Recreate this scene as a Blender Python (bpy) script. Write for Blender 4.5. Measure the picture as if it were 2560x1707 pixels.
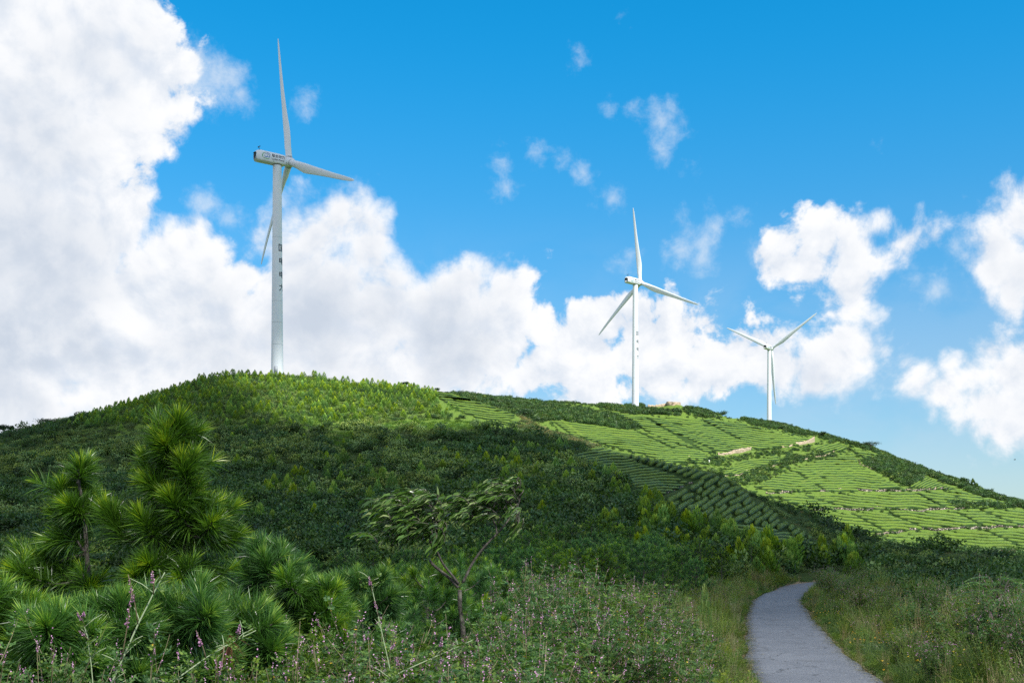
import bpy, math, random
import numpy as np
from mathutils import Vector, Matrix
for o in list(bpy.data.objects): bpy.data.objects.remove(o)
S = bpy.context.scene
COL = S.collection
R = np.random.default_rng(7)
random.seed(7)
# ---------------------------------------------------------------- camera
F, H0, CX = 2844.0, 1380.0, 1280.0          # focal length in photo pixels, horizon row, centre column (photo 2560 wide)
cam = bpy.data.cameras.new('camera'); camo = bpy.data.objects.new('camera', cam); COL.objects.link(camo)
cam.sensor_width = 36; cam.lens = 36*F/2560; cam.clip_start = .1; cam.clip_end = 30000
cam.shift_y = (H0-853.5)/2560
camo.location = (0,0,0); camo.rotation_euler = (math.pi/2,0,0)
S.camera = camo
S.view_settings.view_transform = 'Standard'; S.view_settings.look = 'None'
S.view_settings.exposure = 0.5; S.view_settings.gamma = 1
S.cycles.max_bounces = 5; S.cycles.diffuse_bounces = 3; S.cycles.glossy_bounces = 2; S.cycles.transmission_bounces = 3
S.cycles.transparent_max_bounces = 4; S.cycles.use_denoising = False; S.cycles.use_adaptive_sampling = False
# ---------------------------------------------------------------- sun and sky
SUN_EL, SUN_AZ = math.radians(50), math.radians(143)     # azimuth measured clockwise from +Y
SUN = np.array([math.sin(SUN_AZ)*math.cos(SUN_EL), math.cos(SUN_AZ)*math.cos(SUN_EL), math.sin(SUN_EL)])
sl = bpy.data.lights.new('sun', 'SUN'); sl.energy = 5.0; sl.angle = math.radians(.55); sl.color = (1,.965,.9)
slo = bpy.data.objects.new('sun', sl); COL.objects.link(slo)
slo.rotation_euler = Vector(SUN).to_track_quat('Z','Y').to_euler()

def N(t, kind, **kw):
    n = t.nodes.new(kind)
    for k, v in kw.items():
        if k == 'op': n.operation = v
        elif k.startswith('i'): n.inputs[int(k[1:])].default_value = v
        else: setattr(n, k, v)
    return n
def lk(t, a, b): t.links.new(a, b)
def math_n(t, op, a, b=None, c=None, clamp=False):
    n = t.nodes.new('ShaderNodeMath'); n.operation = op; n.use_clamp = clamp
    for i, v in enumerate((a, b, c)):
        if v is None: continue
        if isinstance(v, (int, float)): n.inputs[i].default_value = v
        else: t.links.new(v, n.inputs[i])
    return n.outputs[0]
def mixc(t, fac, a, b, blend='MIX'):
    n = t.nodes.new('ShaderNodeMix'); n.data_type = 'RGBA'; n.blend_type = blend; n.clamp_factor = True
    for s, v in ((0, fac), (6, a), (7, b)):
        if isinstance(v, (int, float)): n.inputs[s].default_value = v
        elif isinstance(v, tuple): n.inputs[s].default_value = (*v[:3], 1)
        else: t.links.new(v, n.inputs[s])
    return n.outputs[2]
def sstep(t, v, a, b):
    n = t.nodes.new('ShaderNodeMapRange'); n.interpolation_type = 'SMOOTHSTEP'
    t.links.new(v, n.inputs[0]); n.inputs[1].default_value = a; n.inputs[2].default_value = b
    return n.outputs[0]

# clouds: photo positions of cloud masses turned into directions on the celestial sphere (x, y, radius; in 2352-wide view pixels)
def sky_dir(x, y):
    v = np.array([(x*1.0884-CX)/F, 1, (H0-y*1.0884)/F]); return v/np.linalg.norm(v)
CUM = [(60,110,210),(190,130,175),(300,130,105),(350,95,55),(270,210,150),(80,330,210),(160,320,120),(340,200,100),(60,560,260),(235,540,150),
 (330,485,62),(180,440,90),(400,640,165),(250,760,250),(60,800,250),(470,760,190),(320,430,34),
 (560,640,90),(660,590,95),(715,540,85),(780,500,72),(830,510,68),(845,570,70),(880,620,62),(700,740,190),(900,720,140),(960,660,65),
 (1010,670,70),(1090,650,62),(1150,665,70),(1215,645,45),(1020,770,180),(1180,730,75),(1120,780,120),(1250,740,60),(1320,730,58),(1390,740,62),(1330,810,110),
 (870,860,110),(800,880,90),(1290,840,85),(1230,860,80),(1350,870,80),(1470,770,72),(1560,760,65),(1640,755,62),(1690,790,60),(1500,830,100),(1640,830,95),(1760,810,58),(1780,860,70),(1860,870,72),(1930,850,66),(1980,800,55),
 (1945,535,65),(2005,520,58),(1900,530,55),(2070,560,60),(2120,575,42),(1960,590,75),(1860,620,60),(1800,615,40),(1960,670,75),(2000,730,45),(1930,790,42),
 (2350,500,100),(2300,560,85),(2280,610,70),(2352,620,110),(2330,690,60),
 (2280,810,70),(2340,860,105),(2240,860,70),(2180,900,58),(2110,890,45),(2280,920,80),(2352,950,70),(2090,860,28)]
WSP = [(430,165,90),(500,190,80),(545,215,50),(480,470,50),(520,500,40),(590,560,40),(1338,146,26),(1520,280,48),(1500,285,40),(1525,340,34),(1545,300,36),(1148,385,34),(1160,425,28),(1235,355,30),(1283,365,20),
 (1400,462,32),(1372,475,22),(1340,398,28),(1640,520,40),(1620,550,48),(1570,575,44),(1530,590,30),(1690,500,32),(1610,600,34),(1450,590,30),(1430,610,28),
 (1560,500,24),(1740,590,34),(2022,322,16),(1425,46,18),(700,235,34),(1400,250,22),(1450,255,20),(1575,375,22),(2160,660,60),(2200,560,50),(2100,640,40),(1990,800,55)]
def blob_group(name, blobs, k):
    g = bpy.data.node_groups.new(name, 'ShaderNodeTree')
    g.interface.new_socket('V', in_out='INPUT', socket_type='NodeSocketVector')
    g.interface.new_socket('D', in_out='OUTPUT', socket_type='NodeSocketFloat')
    gi = g.nodes.new('NodeGroupInput'); go = g.nodes.new('NodeGroupOutput'); acc = None
    for x, y, r in blobs:
        if x > 1780: r *= .86
        d = sky_dir(x, y); rr = r*1.0884/F*float(d[1])
        n = g.nodes.new('ShaderNodeVectorMath'); n.operation = 'DISTANCE'; lk(g, gi.outputs[0], n.inputs[0]); n.inputs[1].default_value = d
        v = math_n(g, 'MULTIPLY_ADD', n.outputs[1], -1.0, rr)          # rr - dist
        acc = v if acc is None else math_n(g, 'SMOOTH_MAX', acc, v, k)
    lk(g, acc, go.inputs[0]); return g
W = bpy.data.worlds.new('World'); S.world = W; W.use_nodes = True
w = W.node_tree; w.nodes.clear()
out = w.nodes.new('ShaderNodeOutputWorld'); bg = w.nodes.new('ShaderNodeBackground'); lk(w, bg.outputs[0], out.inputs[0])
sky = w.nodes.new('ShaderNodeTexSky'); sky.sky_type = 'NISHITA'; sky.sun_disc = False
sky.sun_elevation = SUN_EL; sky.sun_rotation = SUN_AZ; sky.altitude = 300; sky.air_density = 1.0; sky.dust_density = .6; sky.ozone_density = 2.0
bg.inputs[1].default_value = .1
tc = w.nodes.new('ShaderNodeTexCoord'); vec = tc.outputs[0]
sepz = w.nodes.new('ShaderNodeSeparateXYZ'); lk(w, vec, sepz.inputs[0]); zz = sepz.outputs[2]
zr = sstep(w, zz, 0.02, .46)
tint = mixc(w, zr, (.72,.86,.92), (.05,1.16,1.53))
tint = mixc(w, sstep(w, zz, .5, .75), tint, (.9,1.0,1.05))
blue = mixc(w, 1.0, sky.outputs[0], tint, 'MULTIPLY')
def noise(t, v, scale, detail, rough, dist=0.0, loc=(0,0,0), scl=(1,1,1)):
    m = t.nodes.new('ShaderNodeMapping'); lk(t, v, m.inputs[0]); m.inputs[1].default_value = loc; m.inputs[3].default_value = scl
    n = t.nodes.new('ShaderNodeTexNoise'); lk(t, m.outputs[0], n.inputs['Vector'])
    n.inputs['Scale'].default_value = scale; n.inputs['Detail'].default_value = detail; n.inputs['Roughness'].default_value = rough; n.inputs['Distortion'].default_value = dist
    return n.outputs[0]
GC = blob_group('cumulus_masses', CUM, .012); GW = blob_group('wisps', WSP, .006)
bC = w.nodes.new('ShaderNodeGroup'); bC.node_tree = GC; lk(w, vec, bC.inputs[0])
def puffs(v):
    n1 = noise(w, v, 17, 11, .62, .2)
    vor = w.nodes.new('ShaderNodeTexVoronoi'); lk(w, v, vor.inputs['Vector']); vor.inputs['Scale'].default_value = 46
    return math_n(w, 'MULTIPLY_ADD', n1, .125, math_n(w, 'MULTIPLY_ADD', vor.outputs[0], -.022, -.052))
off = w.nodes.new('ShaderNodeVectorMath'); off.operation = 'ADD'; lk(w, vec, off.inputs[0]); off.inputs[1].default_value = (.007, 0, .015)
P1 = puffs(vec); P2 = puffs(off.outputs[0])
big = noise(w, vec, 9, 6, .55, .3, (7,2,5), (1,1,1.6))
sepy = sepz.outputs[1]
# broken cloud over the rest of the sky, behind and above the view
rest = math_n(w, 'MULTIPLY_ADD', noise(w, vec, 3.2, 3, .5, 0, (2,8,1)), .5, -.215)
away = math_n(w, 'MAXIMUM', sstep(w, zz, .56, .75), sstep(w, sepy, .55, .30))
rest = math_n(w, 'MULTIPLY_ADD', math_n(w, 'SUBTRACT', 1.0, away), -1.0, rest)
D1 = math_n(w, 'ADD', math_n(w, 'MAXIMUM', bC.outputs[0], rest), P1)
soft = noise(w, vec, 5, 2, .5, 0, (3,1,2))
edge = math_n(w, 'ADD', math_n(w, 'MULTIPLY_ADD', sstep(w, soft, .45, .66), .028, .001), math_n(w, 'MULTIPLY', sstep(w, sepz.outputs[0], .21, .32), .018))
alpha_c = w.nodes.new('ShaderNodeMapRange'); alpha_c.interpolation_type = 'SMOOTHSTEP'; lk(w, D1, alpha_c.inputs[0]); alpha_c.inputs[1].default_value = -.012; lk(w, edge, alpha_c.inputs[2])
relief = math_n(w, 'SUBTRACT', P1, P2)
lit = sstep(w, relief, -.035, .020)
core = sstep(w, D1, .004, .07)
low = sstep(w, zz, .30, .12)
grey = math_n(w, 'MULTIPLY', math_n(w, 'MULTIPLY', core, sstep(w, noise(w, vec, 5.5, 4, .5, .2, (4,4,9), (1,1,1.5)), .36, .55)), math_n(w, 'MULTIPLY_ADD', low, .55, .55), clamp=True)
grey = math_n(w, 'MULTIPLY', grey, math_n(w, 'MULTIPLY_ADD', lit, -.6, 1.45), clamp=True)
ccol = mixc(w, lit, (5.0,5.5,6.25), (7.15,7.2,7.3))
ccol = mixc(w, grey, ccol, (4.3,4.8,5.55))
bw = w.nodes.new('ShaderNodeGroup'); bw.node_tree = GW; lk(w, vec, bw.inputs[0])
wn = math_n(w, 'MULTIPLY_ADD', noise(w, vec, 40, 9, .66, .15, (1,5,3), (1,1,1)), 2.0, -1.0)
wd = math_n(w, 'ADD', bw.outputs[0], math_n(w, 'MULTIPLY', wn, .030))
wa = math_n(w, 'MULTIPLY', sstep(w, wd, -.003, .03), .62)
hazea = math_n(w, 'MULTIPLY', math_n(w, 'MULTIPLY', low, sstep(w, big, .35, .6)), .22)
c1 = mixc(w, hazea, blue, (4.5,5.2,6.0))
c1 = mixc(w, wa, c1, (6.3,6.6,6.9))
c1 = mixc(w, alpha_c.outputs[0], c1, ccol)
lk(w, c1, bg.inputs[0])
W.cycles.sampling_method = 'MANUAL'; W.cycles.sample_map_resolution = 512

# ---------------------------------------------------------------- helpers
def tag(o, label=None, cat=None, group=None, kind=None):
    if label: o['label'] = label
    if cat: o['category'] = cat
    if group: o['group'] = group
    if kind: o['kind'] = kind
    return o
def empty(name, loc=(0,0,0), rz=0):
    o = bpy.data.objects.new(name, None); COL.objects.link(o); o.location = loc; o.rotation_euler = (0,0,rz); o.empty_display_size = .2; return o
def mesh_np(name, V, Q=None, T=None, mats=None, attrs=None, smooth=False):
    """Q: n x 4, T: n x 3 face arrays"""
    V = np.asarray(V, np.float32).reshape(-1,3); me = bpy.data.meshes.new(name)
    Q = np.zeros((0,4),np.int32) if Q is None else np.asarray(Q,np.int32).reshape(-1,4)
    T = np.zeros((0,3),np.int32) if T is None else np.asarray(T,np.int32).reshape(-1,3)
    me.vertices.add(len(V)); me.vertices.foreach_set('co', V.ravel())
    me.loops.add(Q.size+T.size); me.loops.foreach_set('vertex_index', np.concatenate([Q.ravel(),T.ravel()]))
    me.polygons.add(len(Q)+len(T))
    ls = np.concatenate([np.arange(len(Q))*4, Q.size+np.arange(len(T))*3]).astype(np.int32)
    me.polygons.foreach_set('loop_start', ls)
    if smooth: me.polygons.foreach_set('use_smooth', np.ones(len(ls), bool))
    for k, v in (attrs or {}).items():
        v = np.asarray(v, np.float32)
        if v.ndim == 2: a = me.attributes.new(k, 'FLOAT_VECTOR', 'POINT'); a.data.foreach_set('vector', v.ravel())
        else: a = me.attributes.new(k, 'FLOAT', 'POINT'); a.data.foreach_set('value', v)
    for m in (mats or []): me.materials.append(m)
    me.update(calc_edges=True); me.validate(); return me
class G:
    """collects geometry of one mesh"""
    def __init__(s): s.V=[]; s.Q=[]; s.T=[]; s.A=[]; s.n=0
    def add(s, V, Q=None, T=None, A=None):
        V = np.asarray(V,float).reshape(-1,3)
        if Q is not None and len(Q): s.Q.append(np.asarray(Q).reshape(-1,4)+s.n)
        if T is not None and len(T): s.T.append(np.asarray(T).reshape(-1,3)+s.n)
        s.V.append(V); s.A.append(np.full(len(V), .5) if A is None else np.broadcast_to(np.asarray(A,float), (len(V),))); s.n += len(V); return s
    def tube(s, P, r, k=6, A=None, cap=True):
        P = np.asarray(P,float); n=len(P); r = np.broadcast_to(np.asarray(r,float),(n,))
        T = np.gradient(P, axis=0); T /= np.linalg.norm(T,axis=1)[:,None]+1e-9
        ref = np.array([0,0,1.]) if abs(T[0][2])<.9 else np.array([1.,0,0]); V=[]
        for i in range(n):
            a = np.cross(T[i],ref); a/=np.linalg.norm(a)+1e-9; b=np.cross(T[i],a); ref = np.cross(a,T[i])
            th = np.arange(k)*2*np.pi/k
            V.append(P[i]+r[i]*(np.cos(th)[:,None]*a+np.sin(th)[:,None]*b))
        V=np.concatenate(V); Q=[]
        for i in range(n-1):
            for j in range(k): Q.append((i*k+j,i*k+(j+1)%k,(i+1)*k+(j+1)%k,(i+1)*k+j))
        Tt=[]
        if cap:
            V=np.concatenate([V,[P[0],P[-1]]])
            for j in range(k): Tt.append((n*k,(j+1)%k,j)); Tt.append((n*k+1,(n-1)*k+j,(n-1)*k+(j+1)%k))
        return s.add(V,Q,Tt,A)
    def box(s, c, d, M=None):
        x,y,z=[v/2 for v in d]; V=np.array([(a*x,b*y,e*z) for e in(-1,1) for b in(-1,1) for a in(-1,1)])
        if M is not None: V=V@np.asarray(M).T
        return s.add(V+np.asarray(c),[(0,2,3,1),(4,5,7,6),(0,1,5,4),(2,6,7,3),(0,4,6,2),(1,3,7,5)])
    def mesh(s, name, mats, smooth=False):
        V = np.concatenate(s.V) if s.V else np.zeros((0,3))
        return mesh_np(name, V, np.concatenate(s.Q) if s.Q else None, np.concatenate(s.T) if s.T else None, mats, {'tint':np.concatenate(s.A)} if s.A else None, smooth)
    def obj(s, name, mat, parent=None, smooth=False, loc=(0,0,0)):
        o = bpy.data.objects.new(name, s.mesh(name, [mat] if not isinstance(mat, list) else mat, smooth)); COL.objects.link(o); o.parent = parent; o.location = loc; return o
def unit(v): return v/(np.linalg.norm(v,axis=-1,keepdims=True)+1e-9)
def copy_tree(root):
    r = root.copy(); COL.objects.link(r)
    for ch in root.children:
        c = ch.copy(); COL.objects.link(c); c.parent = r
    return r
def pip(x, y, poly):
    x=np.asarray(x,float); y=np.asarray(y,float); c=np.zeros(x.shape,bool); n=len(poly)
    for i in range(n):
        x1,y1=poly[i]; x2,y2=poly[(i+1)%n]
        if y1==y2: continue
        m=((y1>y)!=(y2>y)); c ^= m & (x < (x2-x1)*(y-y1)/(y2-y1)+x1)
    return c
_ns = np.random.default_rng(3)
_nw = [(lam, *_ns.uniform(0,2*np.pi,3)) for lam in np.geomspace(24,95,10)]
def wave(x, y):
    z=0
    for lam,a,b,c in _nw: z = z + (lam/30)**.8*np.sin((x*np.cos(a)+y*np.sin(a))*2*np.pi/lam+b+1.3*np.sin((x*np.sin(a)-y*np.cos(a))*2*np.pi/(lam*1.7)+c))
    return z/3
def vnoise(x, y, s, seed=0):
    """cheap 0..1 value noise"""
    x=np.asarray(x,float)/s; y=np.asarray(y,float)/s; xi=np.floor(x); yi=np.floor(y); fx=x-xi; fy=y-yi; fx=fx*fx*(3-2*fx); fy=fy*fy*(3-2*fy)
    h=lambda a,b: (np.sin(a*127.1+b*311.7+seed*74.7)*43758.5453)%1.0
    return (h(xi,yi)*(1-fx)+h(xi+1,yi)*fx)*(1-fy)+(h(xi,yi+1)*(1-fx)+h(xi+1,yi+1)*fx)*fy

# ---------------------------------------------------------------- materials
def mat(name): 
    m = bpy.data.materials.new(name); m.use_nodes = True; t = m.node_tree; t.nodes.clear()
    o = t.nodes.new('ShaderNodeOutputMaterial'); return m, t, o
def bsdf(t, o, col, rough=.6, spec=.4, bump=None, metal=0):
    p = t.nodes.new('ShaderNodeBsdfPrincipled')
    if isinstance(col, tuple): p.inputs['Base Color'].default_value = (*col,1)
    else: lk(t, col, p.inputs['Base Color'])
    if isinstance(rough,(int,float)): p.inputs['Roughness'].default_value = rough
    else: lk(t, rough, p.inputs['Roughness'])
    p.inputs['Specular IOR Level'].default_value = spec; p.inputs['Metallic'].default_value = metal
    if bump is not None:
        b = t.nodes.new('ShaderNodeBump'); b.inputs['Strength'].default_value = bump[1]; b.inputs['Distance'].default_value = bump[2]; lk(t, bump[0], b.inputs['Height']); lk(t, b.outputs[0], p.inputs['Normal'])
    lk(t, p.outputs[0], o.inputs[0]); return p
def plain(name, col, rough=.6, spec=.4):
    m,t,o = mat(name); bsdf(t,o,col,rough,spec); return m
def leaf_mat(name, dark, mid, tip, trans=.3, rough=.55, spec=.25, inst=.35, tipat=.82, hue=None):
    """tint attribute: 0 dark leaf .. 1 fresh tip; each plant also varies as a whole"""
    m,t,o = mat(name)
    at = t.nodes.new('ShaderNodeAttribute'); at.attribute_name='tint'
    oi = t.nodes.new('ShaderNodeObjectInfo')
    r = at.outputs['Fac']
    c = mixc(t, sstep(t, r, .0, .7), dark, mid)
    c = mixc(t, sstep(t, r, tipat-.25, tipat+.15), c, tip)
    v = math_n(t,'MULTIPLY_ADD', oi.outputs['Random'], inst*2, 1-inst)
    hs = t.nodes.new('ShaderNodeHueSaturation'); lk(t, c, hs.inputs['Color']); lk(t, v, hs.inputs['Value'])
    rr = math_n(t,'FRACT', math_n(t,'MULTIPLY', oi.outputs['Random'], 17.3))
    lk(t, math_n(t,'MULTIPLY_ADD', rr, .05, .475), hs.inputs['Hue']); lk(t, math_n(t,'MULTIPLY_ADD', rr, -.25, 1.05), hs.inputs['Saturation'])
    c = hs.outputs[0]
    p = t.nodes.new('ShaderNodeBsdfPrincipled'); lk(t,c,p.inputs['Base Color']); p.inputs['Roughness'].default_value=rough; p.inputs['Specular IOR Level'].default_value=spec
    tr = t.nodes.new('ShaderNodeBsdfTranslucent'); lk(t, mixc(t,1.0,c,(1.1,1.25,.6),'MULTIPLY'), tr.inputs[0])
    mx = t.nodes.new('ShaderNodeMixShader'); mx.inputs[0].default_value=trans; lk(t,p.outputs[0],mx.inputs[1]); lk(t,tr.outputs[0],mx.inputs[2]); lk(t,mx.outputs[0],o.inputs[0]); return m
def gnoise(t, scale, detail=5, rough=.6, kind='Object'):
    tcn = t.nodes.new('ShaderNodeTexCoord'); n = t.nodes.new('ShaderNodeTexNoise'); lk(t, tcn.outputs[kind], n.inputs['Vector'])
    n.inputs['Scale'].default_value=scale; n.inputs['Detail'].default_value=detail; n.inputs['Roughness'].default_value=rough; return n.outputs[0]
M = {}
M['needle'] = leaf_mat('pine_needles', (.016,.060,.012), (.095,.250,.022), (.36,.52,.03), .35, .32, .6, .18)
M['needle_far'] = leaf_mat('young_pine_needles', (.030,.090,.010), (.16,.30,.020), (.44,.55,.04), .34, .5, .3, .25)
M['shrub'] = leaf_mat('shrub_leaves', (.009,.030,.009), (.046,.118,.018), (.17,.26,.045), .2, .5, .35, .4)
M['palebloom'] = leaf_mat('pale_blossoming_leaves', (.012,.040,.010), (.055,.13,.022), (.24,.33,.08), .25, .6, .3, .3, .72)
M['greygrass'] = leaf_mat('hill_grass', (.04,.08,.03), (.11,.17,.06), (.27,.31,.14), .3, .6, .2, .3)
M['brightgrass'] = leaf_mat('meadow_grass', (.06,.14,.02), (.13,.26,.035), (.28,.38,.07), .35, .6, .2, .2)
M['drygrass'] = leaf_mat('dry_grass', (.09,.09,.03), (.28,.24,.10), (.52,.42,.25), .3, .7, .2, .3)
M['weed'] = leaf_mat('weed_leaves', (.040,.085,.014), (.15,.25,.032), (.38,.42,.09), .4, .6, .25, .3)
M['indigo'] = leaf_mat('indigo_leaves', (.040,.11,.020), (.125,.24,.036), (.28,.38,.07), .35, .5, .3, .18)
M['windleaf'] = leaf_mat('long_glossy_leaves', (.030,.095,.018), (.11,.25,.040), (.36,.45,.20), .25, .3, .6, .1, .92)
M['fern'] = leaf_mat('feathery_leaves', (.035,.11,.025), (.09,.24,.05), (.22,.38,.07), .3, .4, .4, .1)
M['redbrown'] = plain('dead_brown_needles', (.10,.035,.012), .7)
def petal(name, a, b):
    m,t,o = mat(name); at = t.nodes.new('ShaderNodeAttribute'); at.attribute_name='tint'
    bsdf(t,o,mixc(t, at.outputs['Fac'], a, b),.6,.3); return m
M['pink'] = petal('pink_petals', (.50,.20,.42), (.80,.48,.68))
M['yellow'] = petal('yellow_leaflets', (.75,.42,.02), (.85,.65,.08))
M['stem'] = petal('shrub_stems', (.15,.10,.06), (.33,.29,.17))
M['palestem'] = petal('pale_green_stems', (.30,.36,.20), (.42,.50,.30))
def bark():
    m,t,o = mat('bark'); n = gnoise(t, 60, 6, .7); n2=gnoise(t,9,3)
    c = mixc(t, sstep(t,n,.35,.65), (.035,.030,.026), (.13,.115,.10)); c = mixc(t, sstep(t,n2,.5,.7), c, (.20,.18,.15))
    bsdf(t,o,c,.85,.2,(n,.6,.01)); return m
M['bark'] = bark()
def hedge():
    m,t,o = mat('tea_leaves')
    n1 = gnoise(t, 5.5, 4, .7); n2 = gnoise(t, .22, 3); n3 = gnoise(t, 14, 2, .5)
    at = t.nodes.new('ShaderNodeAttribute'); at.attribute_name='tint'; oi = t.nodes.new('ShaderNodeObjectInfo')
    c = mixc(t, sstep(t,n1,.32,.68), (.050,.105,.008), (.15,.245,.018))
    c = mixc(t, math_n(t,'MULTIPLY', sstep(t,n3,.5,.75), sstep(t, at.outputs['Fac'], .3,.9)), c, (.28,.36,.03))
    c = mixc(t, math_n(t,'MULTIPLY', sstep(t,n2,.45,.72), .6), c, (.13,.18,.02)); c = mixc(t, sstep(t, at.outputs['Fac'], .72,.25), c, (.022,.058,.008))  # lower hedge sides painted dark to stand for the shade between rows
    hs = t.nodes.new('ShaderNodeHueSaturation'); lk(t,c,hs.inputs['Color']); lk(t, math_n(t,'MULTIPLY_ADD', oi.outputs['Random'], .14, .97), hs.inputs['Value'])
    bsdf(t,o,hs.outputs[0],.6,.25,(n1,1.0,.25)); return m
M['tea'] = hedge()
def earth(name, a, b, c3):
    m,t,o = mat(name); n = gnoise(t, .9, 8, .7); n2 = gnoise(t, 4, 5, .7)
    c = mixc(t, sstep(t,n,.35,.65), a, b); c = mixc(t, sstep(t,n2,.5,.7), c, c3); bsdf(t,o,c,.9,.2,(n2,.8,.3)); return m
M['earth'] = earth('bare_pale_earth', (.34,.26,.17), (.52,.43,.32), (.24,.19,.12))
def stone():
    m,t,o = mat('dry_stone'); tcn = t.nodes.new('ShaderNodeTexCoord'); v = t.nodes.new('ShaderNodeTexVoronoi'); lk(t,tcn.outputs['Object'],v.inputs['Vector']); v.inputs['Scale'].default_value=1.9
    n = gnoise(t, 3, 5, .7)
    c = mixc(t, v.outputs['Color'], (.22,.20,.17), (.60,.51,.41)); c = mixc(t, sstep(t,n,.52,.62), c, (.05,.09,.03))
    c = mixc(t, sstep(t, v.outputs['Distance'], .32,.5), c, (.04,.035,.03)); bsdf(t,o,c,.9,.2,(v.outputs['Distance'],.8,.2)); return m
M['stone'] = stone()
def asphalt():
    m,t,o = mat('worn_asphalt'); tcn = t.nodes.new('ShaderNodeTexCoord')
    n1 = gnoise(t, .35, 5, .6); n2 = gnoise(t, 38, 3, .8); n3 = gnoise(t, 2.2, 6, .65)
    v = t.nodes.new('ShaderNodeTexVoronoi'); lk(t,tcn.outputs['Object'],v.inputs['Vector']); v.inputs['Scale'].default_value=55
    c = mixc(t, sstep(t,n1,.3,.7), (.110,.117,.136), (.160,.168,.190)); c = mixc(t, math_n(t,'MULTIPLY',sstep(t,n3,.5,.72),.35), c, (.10,.10,.11))
    n4 = gnoise(t, 14, 4, .8); c = mixc(t, math_n(t,'MULTIPLY',sstep(t,n4,.5,.68),.6), c, (.30,.31,.34)); c = mixc(t, sstep(t,n2,.54,.66), c, (.33,.34,.37)); c = mixc(t, sstep(t, n2,.47,.34), c, (.06,.06,.07))
    vc = t.nodes.new('ShaderNodeTexVoronoi'); vc.feature='DISTANCE_TO_EDGE'; wn = t.nodes.new('ShaderNodeTexNoise'); lk(t,tcn.outputs['Object'],wn.inputs['Vector']); wn.inputs['Scale'].default_value=1.5; vm=t.nodes.new('ShaderNodeVectorMath'); vm.operation='ADD'; lk(t,tcn.outputs['Object'],vm.inputs[0]); lk(t,wn.outputs['Color'],vm.inputs[1]); lk(t,vm.outputs[0],vc.inputs['Vector']); vc.inputs['Scale'].default_value=.45
    c = mixc(t, math_n(t,'MULTIPLY', sstep(t,vc.outputs[0],.016,.004), math_n(t,'MULTIPLY',sstep(t,n1,.45,.55),.75)), c, (.045,.043,.042))
    n5 = gnoise(t,.9,3,.5); c = mixc(t, math_n(t,'MULTIPLY',sstep(t,n5,.60,.63),.35), c, (.10,.10,.105))
    bsdf(t,o,c,.75,.35,(n2,.7,.01)); return m
M['asphalt'] = asphalt()
def ground_m():
    m,t,o = mat('ground_cover'); n = gnoise(t,.35,8,.7); n2 = gnoise(t,2.5,6,.75); n3 = gnoise(t,.04,4,.6)
    at = t.nodes.new('ShaderNodeAttribute'); at.attribute_name='bare'
    g = mixc(t, sstep(t,n2,.35,.68), (.020,.045,.012), (.075,.12,.030)); g = mixc(t, math_n(t,'MULTIPLY',sstep(t,n3,.4,.6),.5), g, (.08,.11,.035))
    s = mixc(t, sstep(t,n,.35,.65), (.16,.11,.07), (.36,.27,.18))
    at2 = t.nodes.new('ShaderNodeAttribute'); at2.attribute_name='tea'; g = mixc(t, at2.outputs['Fac'], g, (.034,.066,.014)); at3 = t.nodes.new('ShaderNodeAttribute'); at3.attribute_name='meadow'; g = mixc(t, at3.outputs['Fac'], g, mixc(t, sstep(t,n2,.3,.7), (.07,.14,.02), (.17,.25,.045)))
    c = mixc(t, sstep(t, math_n(t,'ADD', at.outputs['Fac'], math_n(t,'MULTIPLY_ADD', n2, .7, -.35)), .45,.6), g, s)
    bsdf(t,o,c,.95,.1,(n2,1.0,.25)); return m
M['ground'] = ground_m()

# ---------------------------------------------------------------- terrain: one height function
PXD = np.arange(-3600, 6200, 10.0)
def curve(pts, sm=4):
    pts = sorted(pts); v = np.interp(PXD, [p[0] for p in pts], [p[1] for p in pts])
    if sm:
        k = np.exp(-.5*(np.arange(-4*sm,4*sm+1)/sm)**2); k/=k.sum(); v = np.convolve(np.pad(v, 4*sm, mode='edge'), k, 'valid')
    return v
ROWS = []   # (Y curve, w curve) with w = (z + 2.2)/Y
def row_z(Yp, Zp, sm=8):
    Y = curve(Yp if isinstance(Yp, list) else [(0,Yp)], sm); Z = curve(Zp if isinstance(Zp, list) else [(0,Zp)], sm); ROWS.append((Y,(Z+2.2)/Y))
def row_p(Yp, Pp, sm=3, smy=10):
    Y = curve(Yp if isinstance(Yp, list) else [(0,Yp)], smy); e = (H0-curve(Pp, sm))/F; ROWS.append((Y, e+2.2/Y))
RIDGE1 = [(-1500,1150),(-600,1130),(0,1086),(100,1068),(200,1046),(300,1010),(400,974),(500,950),(600,941),(690,938),(760,942),(900,951),(1000,961),(1080,975),(1200,1008),(1290,1042),(1400,1083),(1500,1120),(1600,1149),(1680,1164),(1780,1183),(1857,1214),(1878,1238),(1960,1262),(2096,1320),(2178,1347),(2232,1362),(2314,1375),(2423,1381),(2560,1393),(3100,1400),(4000,1400)]
RIDGE1 = [(a,b+(9 if 250<a<1010 else 4 if a<250 else 0)) for a,b in RIDGE1]
R1Y = [(-1500,300),(0,310),(400,325),(690,332),(1000,322),(1200,300),(1290,280),(1400,255),(1500,232),(1680,200),(1860,178),(2100,160),(2300,150),(2560,145),(3100,140)]
RIDGE2 = [(-1500,1200),(600,1100),(900,1000),(1150,988),(1200,992),(1300,1004),(1400,1010),(1500,1016),(1584,1017),(1640,1018),(1750,1022),(1795,1040),(1830,1046),(1880,1054),(1921,1058),(1980,1068),(2017,1083),(2053,1090),(2129,1109),(2172,1121),(2238,1148),(2308,1176),(2368,1198),(2434,1225),(2499,1246),(2560,1262),(2800,1320),(3100,1380),(4000,1390)]
R2Y = [(600,500),(1150,540),(1584,585),(1700,640),(1921,745),(2053,660),(2300,540),(2560,450),(3100,380)]
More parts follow.
